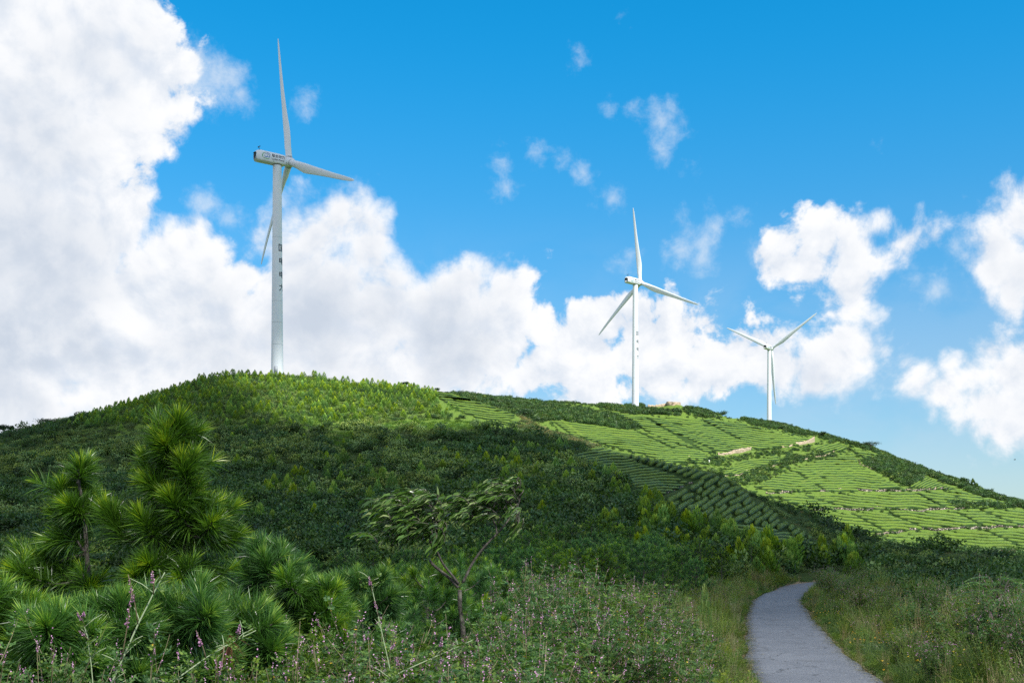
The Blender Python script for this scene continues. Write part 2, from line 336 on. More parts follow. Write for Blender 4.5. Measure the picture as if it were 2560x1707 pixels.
row_z(1.0, -1.75)
row_z(6, [(0,-2.0),(1300,-2.0),(2000,-2.2),(3000,-2.4)])
row_z(14, [(0,-3.6),(600,-3.4),(1300,-2.5),(2000,-2.7),(3000,-3.0)])
row_z(26, [(0,-4.6),(500,-4.6),(900,-4),(1300,-3.0),(1500,-2.7),(1800,-3.0),(2300,-3.0),(2560,-2.9),(3100,-3.2)])
row_z(60, [(0,-6.5),(500,-6.5),(900,-5.5),(1300,-4.2),(1500,-3.1),(1800,-3.0),(2150,-3.0),(2400,-3.0),(2800,-3.4)])
row_z(86, [(0,-6),(500,-6),(900,-5.2),(1300,-4.0),(1500,-3.2),(1800,-3.1),(2150,-3.1),(2400,-3.2),(2800,-4)])
row_p(112, [(-1500,1440),(0,1430),(650,1400),(1000,1375),(1300,1345),(1500,1335),(1750,1330),(1900,1362),(2100,1402),(2300,1425),(2560,1440),(3100,1450)], 8)
row_p([(0,200),(690,215),(1000,215),(1300,190),(1500,160),(1750,142),(1900,134),(2100,130),(2300,128),(2560,126)],
      [(-1500,1250),(0,1220),(400,1160),(690,1110),(1000,1100),(1300,1165),(1500,1215),(1600,1235),(1750,1262),(1900,1305),(2000,1335),(2100,1365),(2300,1405),(2560,1422),(3100,1430)], 8)
row_p(R1Y, RIDGE1, 2)
r1e = curve(RIDGE1, 8); r1y = curve(R1Y, 10)
ROWS.append((r1y*1.22, (H0-np.minimum(r1e+np.interp(PXD,[0,1300,1900,2400],[150,110,60,22]), 1408))/F + 2.2/(r1y*1.22)))
b2y = curve([(0,470),(900,430),(1300,400),(1500,360),(1700,320),(1900,295),(2100,270),(2300,250),(2560,240),(3100,240)], 10)
ROWS.append((b2y, (H0-curve([(-1500,1400),(900,1120),(1150,1065),(1300,1068),(1400,1100),(1500,1135),(1700,1195),(1900,1262),(2100,1345),(2250,1382),(2400,1396),(2560,1402),(3100,1405)],6))/F+2.2/b2y))
m2y = .5*(b2y+curve(R2Y,10))*.97; b2e=ROWS[-1][1]-2.2/b2y; r2e=(H0-curve(RIDGE2,2))/F
ROWS.append((m2y, b2e+(r2e-b2e)*.64+2.2/m2y))
r2y = curve(R2Y,10)
ROWS.append((r2y, r2e+2.2/r2y))
ROWS.append((r2y*1.25, np.minimum(r2e-.03, .12)*.8-.01))
ROWS.append((np.full(PXD.shape,1600.), np.full(PXD.shape,-.02)))
ROWS.append((np.full(PXD.shape,9000.), np.full(PXD.shape,-.012)))
KY = np.log(np.array([a for a,b in ROWS])); KW = np.array([b for a,b in ROWS])
PATHC = np.array([(2.6,-14),(3.2,-4),(3.9,6),(5.3,16),(7.04,26.3),(7.95,31.3),(9.3,37.9),(11.6,49.3),(16.4,70.5),(20.2,84.5),(24.0,93.5),(30,98),(40,100),(60,99)])
def _dense(P, n=400):
    P=np.asarray(P,float); d=np.r_[0,np.cumsum(np.linalg.norm(np.diff(P,axis=0),axis=1))]; s=np.linspace(0,d[-1],n)
    Q=np.stack([np.interp(s,d,P[:,i]) for i in range(P.shape[1])],1); k=np.ones(15)/15
    return np.stack([np.convolve(np.pad(Q[:,i],7,mode='edge'),k,'valid') for i in range(P.shape[1])],1)
PATHD = _dense(PATHC)
def path_dist(x, y):
    x=np.atleast_1d(x).astype(float); y=np.atleast_1d(y).astype(float); out=np.full(x.shape,1e3); m=(y<125)&(y>-20)&(np.abs(x)<80)
    if m.any():
        xm,ym=x[m],y[m]; best=np.full(xm.shape,1e9)
        for i in range(0,len(PATHD),3): best=np.minimum(best,(xm-PATHD[i,0])**2+(ym-PATHD[i,1])**2)
        out[m]=np.sqrt(best)
    return out
def height(x, y):
    x=np.atleast_1d(np.asarray(x,float)); y=np.atleast_1d(np.asarray(y,float)); shp=x.shape; x=x.ravel(); y=y.ravel()
    Y=np.maximum(y,1.05); px=CX+F*x/np.maximum(Y,6); px=np.clip(px,PXD[0],PXD[-1]); n=len(x); K=len(KY)
    fi=(px-PXD[0])/10; i0=np.clip(fi.astype(int),0,len(PXD)-2); ft=fi-i0
    ky=KY[:,i0]*(1-ft)+KY[:,i0+1]*ft; kw=KW[:,i0]*(1-ft)+KW[:,i0+1]*ft
    L=np.log(Y); h=np.diff(ky,axis=0); d=np.diff(kw,axis=0)/h
    m=np.zeros_like(kw); same=(d[:-1]*d[1:])>0; w1=2*h[1:]+h[:-1]; w2=h[1:]+2*h[:-1]
    with np.errstate(divide='ignore',invalid='ignore'): mm=(w1+w2)/(w1/d[:-1]+w2/d[1:])
    m[1:-1]=np.where(same,mm,0); m[0]=d[0]; m[-1]=d[-1]
    k=np.clip((L[None]>=ky).sum(0)-1,0,K-2); j=np.arange(n)
    hh=h[k,j]; t=np.clip((L-ky[k,j])/hh,0,1); a,b=kw[k,j],kw[k+1,j]; ma,mb=m[k,j]*hh,m[k+1,j]*hh
    w_=(1+2*t)*(1-t)**2*a+t*(1-t)**2*ma+t*t*(3-2*t)*b+t*t*(t-1)*mb
    z=w_*Y-2.2
    z=z+wave(x,y)*np.clip((Y-100)/150,0,1)*.32+.12*wave(x*3,y*3)*np.clip((path_dist(x,y)-1.6)/3,0,1)*np.clip(Y/20,.2,1)
    z=z+5.0*np.exp(-((x-81)/8)**2-((y-560)/16)**2)+ -.8*0
    return z.reshape(shp)
def pix(x,y,z): return CX+F*x/y, H0-F*z/y
def surf(px, py, layer):
    """point of the terrain seen at a photo pixel; layer 1 = near hill, 2 = far hill"""
    px=np.asarray(px,float); py=np.asarray(py,float); u=(px-CX)/F; e=(H0-py)/F
    if layer==1: lo=np.full(px.shape,60.); hi=np.interp(px,PXD,r1y)*1.0
    elif layer==0: lo=np.full(px.shape,4.); hi=np.full(px.shape,90.)
    else: lo=np.interp(px,PXD,b2y); hi=np.interp(px,PXD,r2y)
    Ys=lo[:,None]+(hi-lo)[:,None]*np.linspace(0,1,60)[None]
    Z=height((u[:,None]*Ys), Ys); E=Z/Ys; E=np.maximum.accumulate(E,axis=1)
    idx=np.clip((E<e[:,None]).sum(1),1,59); j=np.arange(len(px)); e0,e1=E[j,idx-1],E[j,idx]
    t=np.clip((e-e0)/(e1-e0+1e-9),0,1); Y=Ys[j,idx-1]*(1-t)+Ys[j,idx]*t
    return np.stack([u*Y,Y,height(u*Y,Y)],1)
# ---------------------------------------------------------------- ground
def build_ground():
    ys = np.concatenate([[-400,-150,-60,-30,-15,-8,-3], np.geomspace(1.1,100,280), np.linspace(101,900,560), [1100,1400,2000,3500,6000,9000]])
    uu = np.concatenate([np.linspace(-3.2,-.56,26)[:-1], np.linspace(-.56,.56,470), np.linspace(.56,3.2,26)[1:]])
    sc = np.sqrt(np.maximum(ys,0)**2+18**2)
    X = uu[None]*sc[:,None]; Y = np.broadcast_to(ys[:,None], X.shape)
    Z = height(X, Y)
    x,y = X.ravel(),Y.ravel(); px,_ = pix(x,np.maximum(y,1),0*x)
    pd = path_dist(x,y); Z = Z-(np.clip(1.9-pd,0,.4)*.25).reshape(Z.shape)
    bare = np.clip((1.95-pd)/.35,0,1)*.6
    py = H0-F*Z.ravel()/np.maximum(y,1)
    bare = np.maximum(bare, ((y>235)&(px>1150)&pip(px,py,[(1726,1163),(1770,1145),(1879,1117),(1955,1103),(2042,1092),(2129,1112),(2130,1130),(2058,1150),(1987,1166),(1933,1192),(1884,1216),(1791,1190)]))*.42)
    bare = np.maximum(bare, ((y>235)&(px>1400))*.18)
    tea = (y>100)&False
    for q in TEAP: tea |= (y>100)&pip(px,py,q)
    mead=np.where(y>235,.9,np.where((y>230)&(px>640)&(px<1320),.8,0.))*(~tea)  # grass colour, brightened on the crest to carry its sunlit band
    nr,nc = X.shape; I = np.arange(nr*nc).reshape(nr,nc)
    Q = np.stack([I[:-1,:-1],I[:-1,1:],I[1:,1:],I[1:,:-1]],-1).reshape(-1,4)
    me = mesh_np('ground', np.stack([x,y,Z.ravel()],1), Q, None, [M['ground']], {'bare':np.where(tea,np.minimum(bare,.12),bare),'tea':tea.astype(float),'meadow':mead}, True)
    o = bpy.data.objects.new('ground', me); COL.objects.link(o); tag(o, 'green hilly ground under the shrubs and tea terraces', 'ground', kind='structure')
def build_path():
    P = PATHD; T = unit(np.gradient(P,axis=0)); Nn = np.stack([-T[:,1],T[:,0]],1); g = G(); n=len(P)
    rng=np.random.default_rng(5); k=np.ones(5)/5
    jl = np.convolve(rng.normal(0,.09,n+4),k,'valid'); jr=np.convolve(rng.normal(0,.09,n+4),k,'valid')
    cs = np.array([-1.48,-1.44,-1,-.5,0,.5,1,1.44,1.48]); V=[]
    zc = height(P[:,0],P[:,1]); zc=np.convolve(np.pad(zc,10,mode='edge'),np.ones(21)/21,'valid')
    for i,c in enumerate(cs):
        off = c + (jl if c<-1.2 else jr if c>1.2 else 0); q = P+Nn*np.broadcast_to(off,(n,))[:,None]
        z = zc+.07 -.02*(c/1.45)**2; 
        if abs(c)>1.46: z = z-.16
        V.append(np.stack([q[:,0],q[:,1],z],1))
    V=np.stack(V,1); m=len(cs); I=np.arange(n*m).reshape(n,m)
    g.add(V, np.stack([I[:-1,:-1],I[:-1,1:],I[1:,1:],I[1:,:-1]],-1)[:,:,::-1].reshape(-1,4))
    o=g.obj('path', M['asphalt'], smooth=True); tag(o,'narrow grey asphalt path curving away through the weeds','path',kind='structure')
build_path()

# ---------------------------------------------------------------- unseen cumulus behind the camera, added and outlined to shade near hill and foreground
def build_shade_cloud():
    up = 850.0
    def at_px(px,py): return surf([px],[py],1)[0]
    lit_edge = [(1290,1062),(1210,1068),(1120,1078),(1010,1082),(930,1077),(870,1072),(800,1056),(730,1030),(660,1000),(610,975),(590,955)]
    out = [at_px(a,b) for a,b in lit_edge]
    out += [np.array([x,y,50.]) for x,y in [(-72,340),(-40,352),(-25,400),(-20,470),(-60,560),(-160,620),(-330,560),(-420,400),(-420,200),(-340,20),(-200,-70),(0,-110),(160,-80),(250,20),(240,90)]]
    out += [at_px(a,b)+np.array([0,22 if a>1480 else 6,0]) for a,b in [(2560,1396),(2314,1378),(2096,1324),(1950,1262),(1880,1243),(1857,1216),(1780,1186),(1680,1167),(1600,1153),(1500,1125),(1430,1103),(1370,1092),(1330,1078)]]
    C = np.array([p + SUN*((up-p[2])/SUN[2]) for p in out])[:,:2]
    a = _dense(np.vstack([C,C[:1]]), 500)
    lo,hi = C.min(0)-30, C.max(0)+30; st=6.0
    gx=np.arange(lo[0],hi[0],st); gy=np.arange(lo[1],hi[1],st); X,Y=np.meshgrid(gx,gy)
    wx = (vnoise(X,Y,38,1)-.5)*16+(vnoise(X,Y,15,2)-.5)*9; wy=(vnoise(X,Y,38,3)-.5)*16+(vnoise(X,Y,15,4)-.5)*9
    inside = pip((X+wx).ravel(),(Y+wy).ravel(),[tuple(c) for c in C]).reshape(X.shape)
    D=np.full(X.size,1e9); xf,yf=X.ravel(),Y.ravel()
    for p in a[::3]: D=np.minimum(D,(xf-p[0])**2+(yf-p[1])**2)
    D=np.sqrt(D).reshape(X.shape)
    puff = .35+.9*vnoise(X,Y,70,5)*vnoise(X,Y,30,6)+.35*vnoise(X,Y,17,8)
    top = np.minimum(D*.35,70)*puff; bot=-np.minimum(D*.1,8)*vnoise(X,Y,40,9)
    # keep only cells inside
    g=G(); ny,nx=X.shape; idx=-np.ones(X.shape,int); sel=inside; idx[sel]=np.arange(sel.sum()); k=sel.sum()
    P=np.stack([X[sel],Y[sel]],1); Vt=np.c_[P,up+top[sel]+.5]; Vb=np.c_[P,up+bot[sel]]
    q=sel[:-1,:-1]&sel[:-1,1:]&sel[1:,1:]&sel[1:,:-1]
    Q=np.stack([idx[:-1,:-1][q],idx[:-1,1:][q],idx[1:,1:][q],idx[1:,:-1][q]],1)
    gxy=np.r_[P,P]-SUN[:2]*((up+1.5)/SUN[2]); thin=np.clip((58-gxy[:,1])/22,0,1)  # see-through where it covers the foreground, letting some sun brighten it
    g.add(np.r_[Vt,Vb], np.r_[Q, Q[:,::-1]+k], None, thin)
    m,t,o=mat('shade_cloud_vapour'); d=t.nodes.new('ShaderNodeBsdfDiffuse'); d.inputs[0].default_value=(.95,.95,.95,1); tr=t.nodes.new('ShaderNodeBsdfTranslucent'); tr.inputs[0].default_value=(.9,.92,.95,1)
    mx=t.nodes.new('ShaderNodeMixShader'); mx.inputs[0].default_value=.28; lk(t,d.outputs[0],mx.inputs[1]); lk(t,tr.outputs[0],mx.inputs[2]); at=t.nodes.new('ShaderNodeAttribute'); at.attribute_name='tint'; tp=t.nodes.new('ShaderNodeBsdfTransparent'); m2=t.nodes.new('ShaderNodeMixShader'); lk(t, math_n(t,'MULTIPLY_ADD', at.outputs['Fac'], .66, .07), m2.inputs[0]); lk(t,mx.outputs[0],m2.inputs[1]); lk(t,tp.outputs[0],m2.inputs[2]); lk(t,m2.outputs[0],o.inputs[0])
    ob=g.obj('cloud', m, smooth=True); tag(ob,'unseen white cumulus behind the camera, shaped to shade the near hill','cloud',kind='structure')
build_shade_cloud()

# ---------------------------------------------------------------- wind turbines
def paint():
    m,t,o=mat('turbine_paint'); tcn=t.nodes.new('ShaderNodeTexCoord'); mp=t.nodes.new('ShaderNodeMapping'); lk(t,tcn.outputs['Object'],mp.inputs[0]); mp.inputs[3].default_value=(.5,.5,.05)
    n=t.nodes.new('ShaderNodeTexNoise'); lk(t,mp.outputs[0],n.inputs['Vector']); n.inputs['Scale'].default_value=1.5; n.inputs['Detail'].default_value=5
    c=mixc(t,sstep(t,n.outputs[0],.4,.75),(.68,.725,.77),(.63,.67,.71)); bsdf(t,o,c,.42,.4); return m
M['paint']=paint(); M['seam']=plain('tower_seam_grey',(.36,.39,.42),.5); M['dark']=plain('dark_vent',(.03,.03,.035),.6)
M['ink']=plain('black_lettering',(.012,.014,.02),.5); M['logoblue']=plain('logo_blue',(.03,.16,.50),.5); M['logogreen']=plain('logo_green',(.04,.30,.06),.5); M['steel']=plain('galvanised_steel',(.35,.36,.37),.4)
STROKES = {  # bars of each character in a unit square (x0,y0,x1,y1,width)
 '国':[(.04,.98,.04,0,.13),(.96,.98,.96,0,.13),(.04,.95,.96,.95,.13),(.04,.05,.96,.05,.13),(.24,.76,.76,.76,.11),(.26,.52,.74,.52,.11),(.22,.25,.78,.25,.11),(.5,.76,.5,.25,.11),(.62,.42,.70,.33,.11)],
 '电':[(.5,1,.5,.14,.13),(.12,.84,.12,.30,.13),(.84,.84,.84,.30,.13),(.12,.80,.84,.80,.13),(.12,.57,.84,.57,.11),(.12,.34,.84,.34,.13),(.5,.14,.60,.05,.13),(.60,.05,.96,.05,.13),(.96,.05,.96,.20,.11)],
 '力':[(.10,.72,.90,.72,.13),(.90,.72,.84,.14,.13),(.84,.14,.66,.08,.13),(.5,1,.46,.55,.13),(.46,.55,.30,.22,.13),(.30,.22,.06,.02,.13)]}
def tower_lettering(parent, r_at, az, z_tops, size, rtop):
    for ch, zt in zip('国电电力', z_tops):
        g=G()
        for x0,y0,x1,y1,wd in STROKES[ch]:
            a=np.array([x0,y0])*size; b=np.array([x1,y1])*size; d=b-a; L=np.linalg.norm(d); d/=L; nn=np.array([-d[1],d[0]])*wd*size/2; a=a-d*wd*size*.4; b=b+d*wd*size*.4
            k=8; s=np.linspace(0,1,k+1); mid=a+(b-a)*s[:,None]; pts=np.concatenate([mid+nn,mid-nn])
            z=zt-size+pts[:,1]; r=r_at(z)+.012; th=az+(pts[:,0]-size/2)/r
            V=np.stack([r*np.sin(th),-r*np.cos(th),z],1)
            g.add(V,[(i,i+1,k+2+i,k+1+i) for i in range(k)][::1])
        g.obj('character', M['ink'], parent)
def blade_mesh(Rr=38.5):
    st=[(1.2,.95,.95,0,0),(2.6,.95,.95,0,0),(4.4,1.10,.86,.10,12),(6.5,1.30,.68,.26,13),(8.8,1.46,.52,.38,11),(11,1.44,.44,.38,9),(16,1.18,.34,.32,6),(22,.94,.26,.26,4),(28,.74,.19,.23,2),(33,.64,.13,.17,1),(36.5,.44,.08,.11,0),(38.1,.26,.05,.06,0),(38.5,.06,.02,.02,0)]
    k=16; g=G(); V=[]; zs=np.concatenate([np.linspace(st[i][0],st[i+1][0],5)[:-1] for i in range(len(st)-1)]+[[38.5]])
    A=np.array(st); 
    for z in zs:
        c,tk,of,tw=[np.interp(z,A[:,0],A[:,j]) for j in range(1,5)]; th=np.arange(k)*2*np.pi/k; x=-(c*np.cos(th)-of*1.2); y=tk*np.sin(th)*(1+.25*np.cos(th) if z>4 else 1); a=math.radians(tw)
        pre=.0009*max(0,z-6)**2
        V.append(np.stack([x*math.cos(a)-y*math.sin(a), x*math.sin(a)+y*math.cos(a)+pre, np.full(k,z)],1))
    n=len(zs); Q=[(i*k+j,i*k+(j+1)%k,(i+1)*k+(j+1)%k,(i+1)*k+j) for i in range(n-1) for j in range(k)]
    V=np.concatenate(V); V=np.r_[V,[V[-k:].mean(0)]]; g.add(V,Q,[((n-1)*k+j,(n-1)*k+(j+1)%k,n*k) for j in range(k)]); return g.mesh('blade',[M['paint']],True)
BLADE=blade_mesh()
def nacelle_mesh():
    # cross sections along x: (x, half width, z bottom, z top)
    st=[(-6.9,1.15,-1.0,.95),(-6.6,1.35,-1.45,1.35),(-5.6,1.45,-1.5,1.62),(0,1.5,-1.5,1.55),(1.9,1.45,-1.45,1.45),(2.25,1.3,-1.3,1.3)]
    g=G(); V=[]
    for x,wd,b,tp in st:
        sec=[(wd*.82,b),(wd,b+.28),(wd,tp-.55),(wd*.72,tp-.06),(0,tp),(-wd*.72,tp-.06),(-wd,tp-.55),(-wd,b+.28),(-wd*.82,b)]
        V.append([(x,y,z) for y,z in sec])
    k=9; V=np.array(V).reshape(-1,3); n=len(st); Q=[(i*k+j,i*k+(j+1)%k,(i+1)*k+(j+1)%k,(i+1)*k+j) for i in range(n-1) for j in range(k)]
    T=[(0,j,j+1) for j in range(1,k-1)]+[((n-1)*k,(n-1)*k+j+1,(n-1)*k+j) for j in range(1,k-1)]
    return g.add(V,Q,T).mesh('nacelle',[M['paint']])
NAC=nacelle_mesh()
def font_mesh(txt, size, name):
    c=bpy.data.curves.new(name,'FONT'); c.body=txt; c.size=size; c.align_x='CENTER'; c.resolution_u=3; c.offset=size*.012
    o=bpy.data.objects.new(name,c); COL.objects.link(o); bpy.context.view_layer.update()
    me=bpy.data.meshes.new_from_object(o.evaluated_get(bpy.context.evaluated_depsgraph_get())); bpy.data.objects.remove(o); me.materials.clear(); me.materials.append(M['ink']); me.name=name; return me
TXT1=font_mesh('联合动力',1.02,'lettering'); TXT2=font_mesh('United Power',.66,'lettering')
def arcribbon(cx,cy,rx,ry,a0,a1,w0,w1,n=18,rot=0):
    a=np.radians(np.linspace(a0,a1,n)); s=np.linspace(0,1,n); wd=(w0+(w1-w0)*s)*np.sin(np.pi*np.clip(s*.9+.05,0,1))**.6/2
    o=np.stack([cx+(rx+wd)*np.cos(a),cy+(ry+wd)*np.sin(a)],1); i=np.stack([cx+(rx-wd)*np.cos(a),cy+(ry-wd)*np.sin(a)],1)
    return np.r_[o,i],[(j,j+1,n+j+1,n+j) for j in range(n-1)]
def logo_meshes():
    b=G(); gr=G()
    for args,gg in [((0,0,1.25,.85,100,215,.12,.22),gr),((0,0,1.25,.85,225,330,.22,.12),gr),((.05,.05,1.3,.9,20,100,.10,.16),b),((-.15,0,.42,.42,150,395,.16,.16),b),((.62,.06,.34,.40,-150,120,.16,.14),b),((.0,.38,.5,.12,20,160,.08,.1),b)]:
        V,Q=arcribbon(*args); gg.add(np.c_[V[:,0],V[:,1],np.zeros(len(V))],Q)
    return b.mesh('logo_swirl',[M['logoblue']]), gr.mesh('logo_ring',[M['logogreen']])
LOGO=logo_meshes()
def child(name, me, parent, Mx=None):
    o=bpy.data.objects.new(name,me); COL.objects.link(o); o.parent=parent
    if Mx is not None: o.matrix_local=Mx
    return o
def turbine(hx,hy,D,yaw,th,cone,label,letters,tilt=4.7):
    yaw=math.radians(yaw); tilt=math.radians(tilt); hub=np.array([(hx-CX)/F*D,D,(H0-hy)/F*D])
    ah=np.array([math.cos(yaw),math.sin(yaw),0]); base=hub-ah*3.9; gz=float(height(base[0],base[1])[0])
    hz=hub[2]-.2; t=empty('wind_turbine',(base[0],base[1],gz-.5)); tag(t,label,'wind turbine','wind turbines on the hilltops')
    H=hz-1.5-(gz-.5)
    r_at=lambda z: 1.27+(1.78-1.27)*np.clip(1-np.asarray(z)/H,0,1)**1.15
    g=G(); zs=np.linspace(0,H,30); k=48; th_=np.arange(k)*2*np.pi/k; V=np.concatenate([np.stack([r_at(z)*np.cos(th_),r_at(z)*np.sin(th_),np.full(k,z)],1) for z in zs])
    g.add(V,[(i*k+j,i*k+(j+1)%k,(i+1)*k+(j+1)%k,(i+1)*k+j) for i in range(29) for j in range(k)]); tw=g.obj('tower',M['paint'],t,True)
    for z in (H*.06+6,H*.06+12.5,H*.36,H*.66): 
        g=G(); rr=float(r_at(z)); V=np.concatenate([np.stack([(rr+dr)*np.cos(th_),(rr+dr)*np.sin(th_),np.full(k,z+dz)],1) for dr,dz in((0,-.05),(.012,-.03),(.012,.03),(0,.05))]); g.add(V,[(i*k+j,i*k+(j+1)%k,(i+1)*k+(j+1)%k,(i+1)*k+j) for i in range(3) for j in range(k)]); g.obj('seam',M['seam'],tw,True)
    if letters:
        zt=[(H0-py)/F*base[1]-(gz-.5) for py in letters]; tower_lettering(tw,r_at,math.radians(56)+math.atan2(base[0],base[1])*-1,zt,1.95,1.3)
    g=G(); g.box((0,-float(r_at(3))-.05,2.3),(1.0,.16,2.1)); g.obj('door',M['seam'],t)
    g=G(); g.tube([(0,0,H-.1),(0,0,H+.35)],[1.3,1.32],32); g.obj('yaw_collar',M['dark'],t,True)
    nrot=Matrix.Translation((0,0,H+1.62))@Matrix.Rotation(yaw,4,'Z')
    nc=child('nacelle',NAC,t,nrot)
    # side facing the camera is -y of the nacelle
    fr=Matrix.Rotation(math.pi/2,4,'X')
    child('lettering',TXT1,nc,Matrix.Translation((-.25,-1.53,.10))@fr); child('lettering',TXT2,nc,Matrix.Translation((-.25,-1.53,-.72))@fr)
    for lm in LOGO: child('logo',lm,nc,Matrix.Translation((-3.95,-1.53,.05))@fr)
    g=G(); g.box((-6.93,0,.25),(.12,1.1,1.0)); g.box((-6.96,0,.78),(.5,1.3,.12)); g.obj('vent',M['dark'],nc)
    g=G(); g.tube([(-5.6,0,1.5),(-5.6,0,2.9)],.045,6); g.tube([(-5.6,-.55,2.55),(-5.6,.55,2.55)],.035,6); g.box((-5.6,.55,2.8),(.3,.1,.35)); g.box((-5.6,-.55,2.75),(.16,.16,.3)); g.tube([(-5.2,0,1.5),(-5.6,0,2.3)],.035,5); g.box((-2.6,.2,1.66),(.5,.4,.2)); g.obj('wind_vane',M['dark'],nc)
    g=G(); g.tube([(-4.4,-1.52,1.35),(-3.1,-1.535,.3),(-1.6,-1.535,-1.2)],.022,5); g.obj('panel_joint',M['seam'],nc)
    # rotor
    ax=Vector((math.cos(yaw)*math.cos(tilt),math.sin(yaw)*math.cos(tilt),math.sin(tilt))); h=Vector((math.sin(yaw),-math.cos(yaw),0)); up=-(h.cross(ax)) if h.cross(ax).z<0 else h.cross(ax)
    hc=Vector(hub-np.array(t.location)); 
    g=G(); A=np.array([(-1.9,1.15),(-1.7,1.32),(-.6,1.45),(.5,1.42),(1.2,1.15),(1.7,.72),(1.95,.25),(2.0,.02)]); k=28; tt=np.arange(k)*2*np.pi/k
    V=np.concatenate([np.stack([np.full(k,x),r*np.cos(tt),r*np.sin(tt)],1) for x,r in A]); g.add(V,[(i*k+j,i*k+(j+1)%k,(i+1)*k+(j+1)%k,(i+1)*k+j) for i in range(len(A)-1) for j in range(k)],[(0,j+1,j) for j in range(1,k-1)])
    hb=g.obj('hub',M['paint'],t,True); rx=Matrix((ax,h,ax.cross(h))).transposed().to_4x4(); hb.matrix_local=Matrix.Translation(hc)@rx
    for i in range(3):
        a=math.radians(th)+i*2*math.pi/3; d=math.cos(a)*up+math.sin(a)*h; d=(d*math.cos(math.radians(cone))+ax*math.sin(math.radians(cone))).normalized()
        tx=d.cross(ax).normalized(); ty=d.cross(tx).normalized()
        if ty.dot(ax)<0: tx,ty=-tx,-ty
        bl=child('blade',BLADE,t,Matrix.Translation(hc)@Matrix((tx,ty,d)).transposed().to_4x4())
        g=G(); k=24; tt=np.arange(k)*2*np.pi/k; V=np.concatenate([np.stack([r*np.cos(tt),r*np.sin(tt),np.full(k,z)],1) for r,z in((.99,1.15),(1.0,1.5),(.96,1.6))]); g.add(V,[(i_*k+j,i_*k+(j+1)%k,(i_+1)*k+(j+1)%k,(i_+1)*k+j) for i_ in range(2) for j in range(k)]); g.obj('root_collar',M['seam'],bl,True)
    return t
turbine(724,406,336,35.0,-8.0,1.2,'largest white wind turbine, on the near hill, tower grey in cloud shade',[613,646,680,712])
turbine(1601,707,577,42.9,-4.9,.4,'sunlit white wind turbine beside the mound with the bare earth cut',[829,850,869,888])
turbine(1929,871,787,53.2,58.1,.3,'smallest white wind turbine, two blades raised in a V, on the far ridge',None)

# ---------------------------------------------------------------- tea hedges
HEDGES=[]
def diamonds(c, d, nrm, L, Wd, A):
    d=unit(d); s=unit(np.cross(d,nrm)); L=np.broadcast_to(L,(len(c),))[:,None]; Wd=np.broadcast_to(Wd,(len(c),))[:,None]; up=unit(np.cross(s,d))
    V=np.stack([c, c+d*L*.5+s*Wd*.5+up*L*.04, c+d*L, c+d*L*.5-s*Wd*.5+up*L*.04],1)
    return V.reshape(-1,3),np.arange(len(c)*4).reshape(-1,4),np.repeat(np.broadcast_to(A,(len(c),)),4)
def hedge_rows(poly, layer, ang, spc, label, group, breaks=(), amp=2.0, wl=160, seg=None, curve_=0, step=3.5, fill=.86, stag=0, hgt=.62):
    """rows run at angle ang (degrees, downwards positive) across the polygon"""
    P=np.array(poly,float); c=P.mean(0); a=math.radians(ang); d=np.array([math.cos(a),math.sin(a)]); n=np.array([-d[1],d[0]])
    rel=P-c; t0,t1=(rel@d).min()-10,(rel@d).max()+10; s0,s1=(rel@n).min()-10,(rel@n).max()+10; k0=int(s0//spc)-2
    rng=np.random.default_rng(abs(hash((int(c[0]),int(c[1]))))%9999)
    ph=rng.uniform(0,6,3)
    tt=np.arange(t0,t1,step)
    for k in range(k0,int(s1//spc)+3):
        s=k*spc; per=spc*(.9+.2*rng.random())
        def line(so): 
            wv=amp*np.sin(tt/wl*2*np.pi+ph[0]+s*.012)+amp*.5*np.sin(tt/wl*4.3*np.pi+ph[1]+s*.03)+curve_*((tt-(t0+t1)/2)/((t1-t0)/2))**2
            return c+d*tt[:,None]+n*(s+so+wv)[:,None]
        L=line(0); inside=pip(L[:,0],L[:,1],poly)
        for (bx0,by0,bx1,by1,bw) in breaks:
            bd=np.array([bx1-bx0,by1-by0],float); bl=np.linalg.norm(bd); bd/=bl; q=L-np.array([bx0,by0]); al=q@bd; di=np.abs(q@np.array([-bd[1],bd[0]])); inside&=~((al>0)&(al<bl)&(di<bw*.45))
        if seg:
            o=rng.uniform(0,seg) if not stag else (k%2)*seg*.5+stag; inside&=~(((tt-t0+o)%seg)<step*1.05)
        else:
            inside&=(rng.random(len(tt))>.0006)
        i=0
        while i<len(tt):
            if not inside[i]: i+=1; continue
            j=i
            while j+1<len(tt) and inside[j+1]: j+=1
            if j-i>=3:
                Lp=L[i:j+1]; wv=n*spc*.5
                HEDGES.append((Lp, Lp+wv, Lp-wv, layer, spc, label, group, fill, hgt, (j-i)*step*spc))
            i=j+1
GRP={}
TEA='rows of clipped tea bushes'
sb='tea rows in the shade on the near hill'
hedge_rows([(1427,1141),(1498,1116),(1541,1127),(1570,1145),(1625,1168),(1680,1188),(1721,1207),(1690,1226),(1639,1243),(1585,1217),(1536,1185),(1487,1163)],1,-5,6.9,'long thin tea hedge high on the near hill, in the stack of level rows','long level tea rows in shade',curve_=5,amp=1.5,step=3)
hedge_rows([(1503,1120),(1551,1130),(1653,1152),(1806,1193),(1737,1203),(1717,1195),(1679,1182),(1622,1163),(1564,1139)],1,-24,12.5,'short round shaded tea hedge on the crest above the long level rows','short tea rows on the shaded crest',amp=1,step=3)
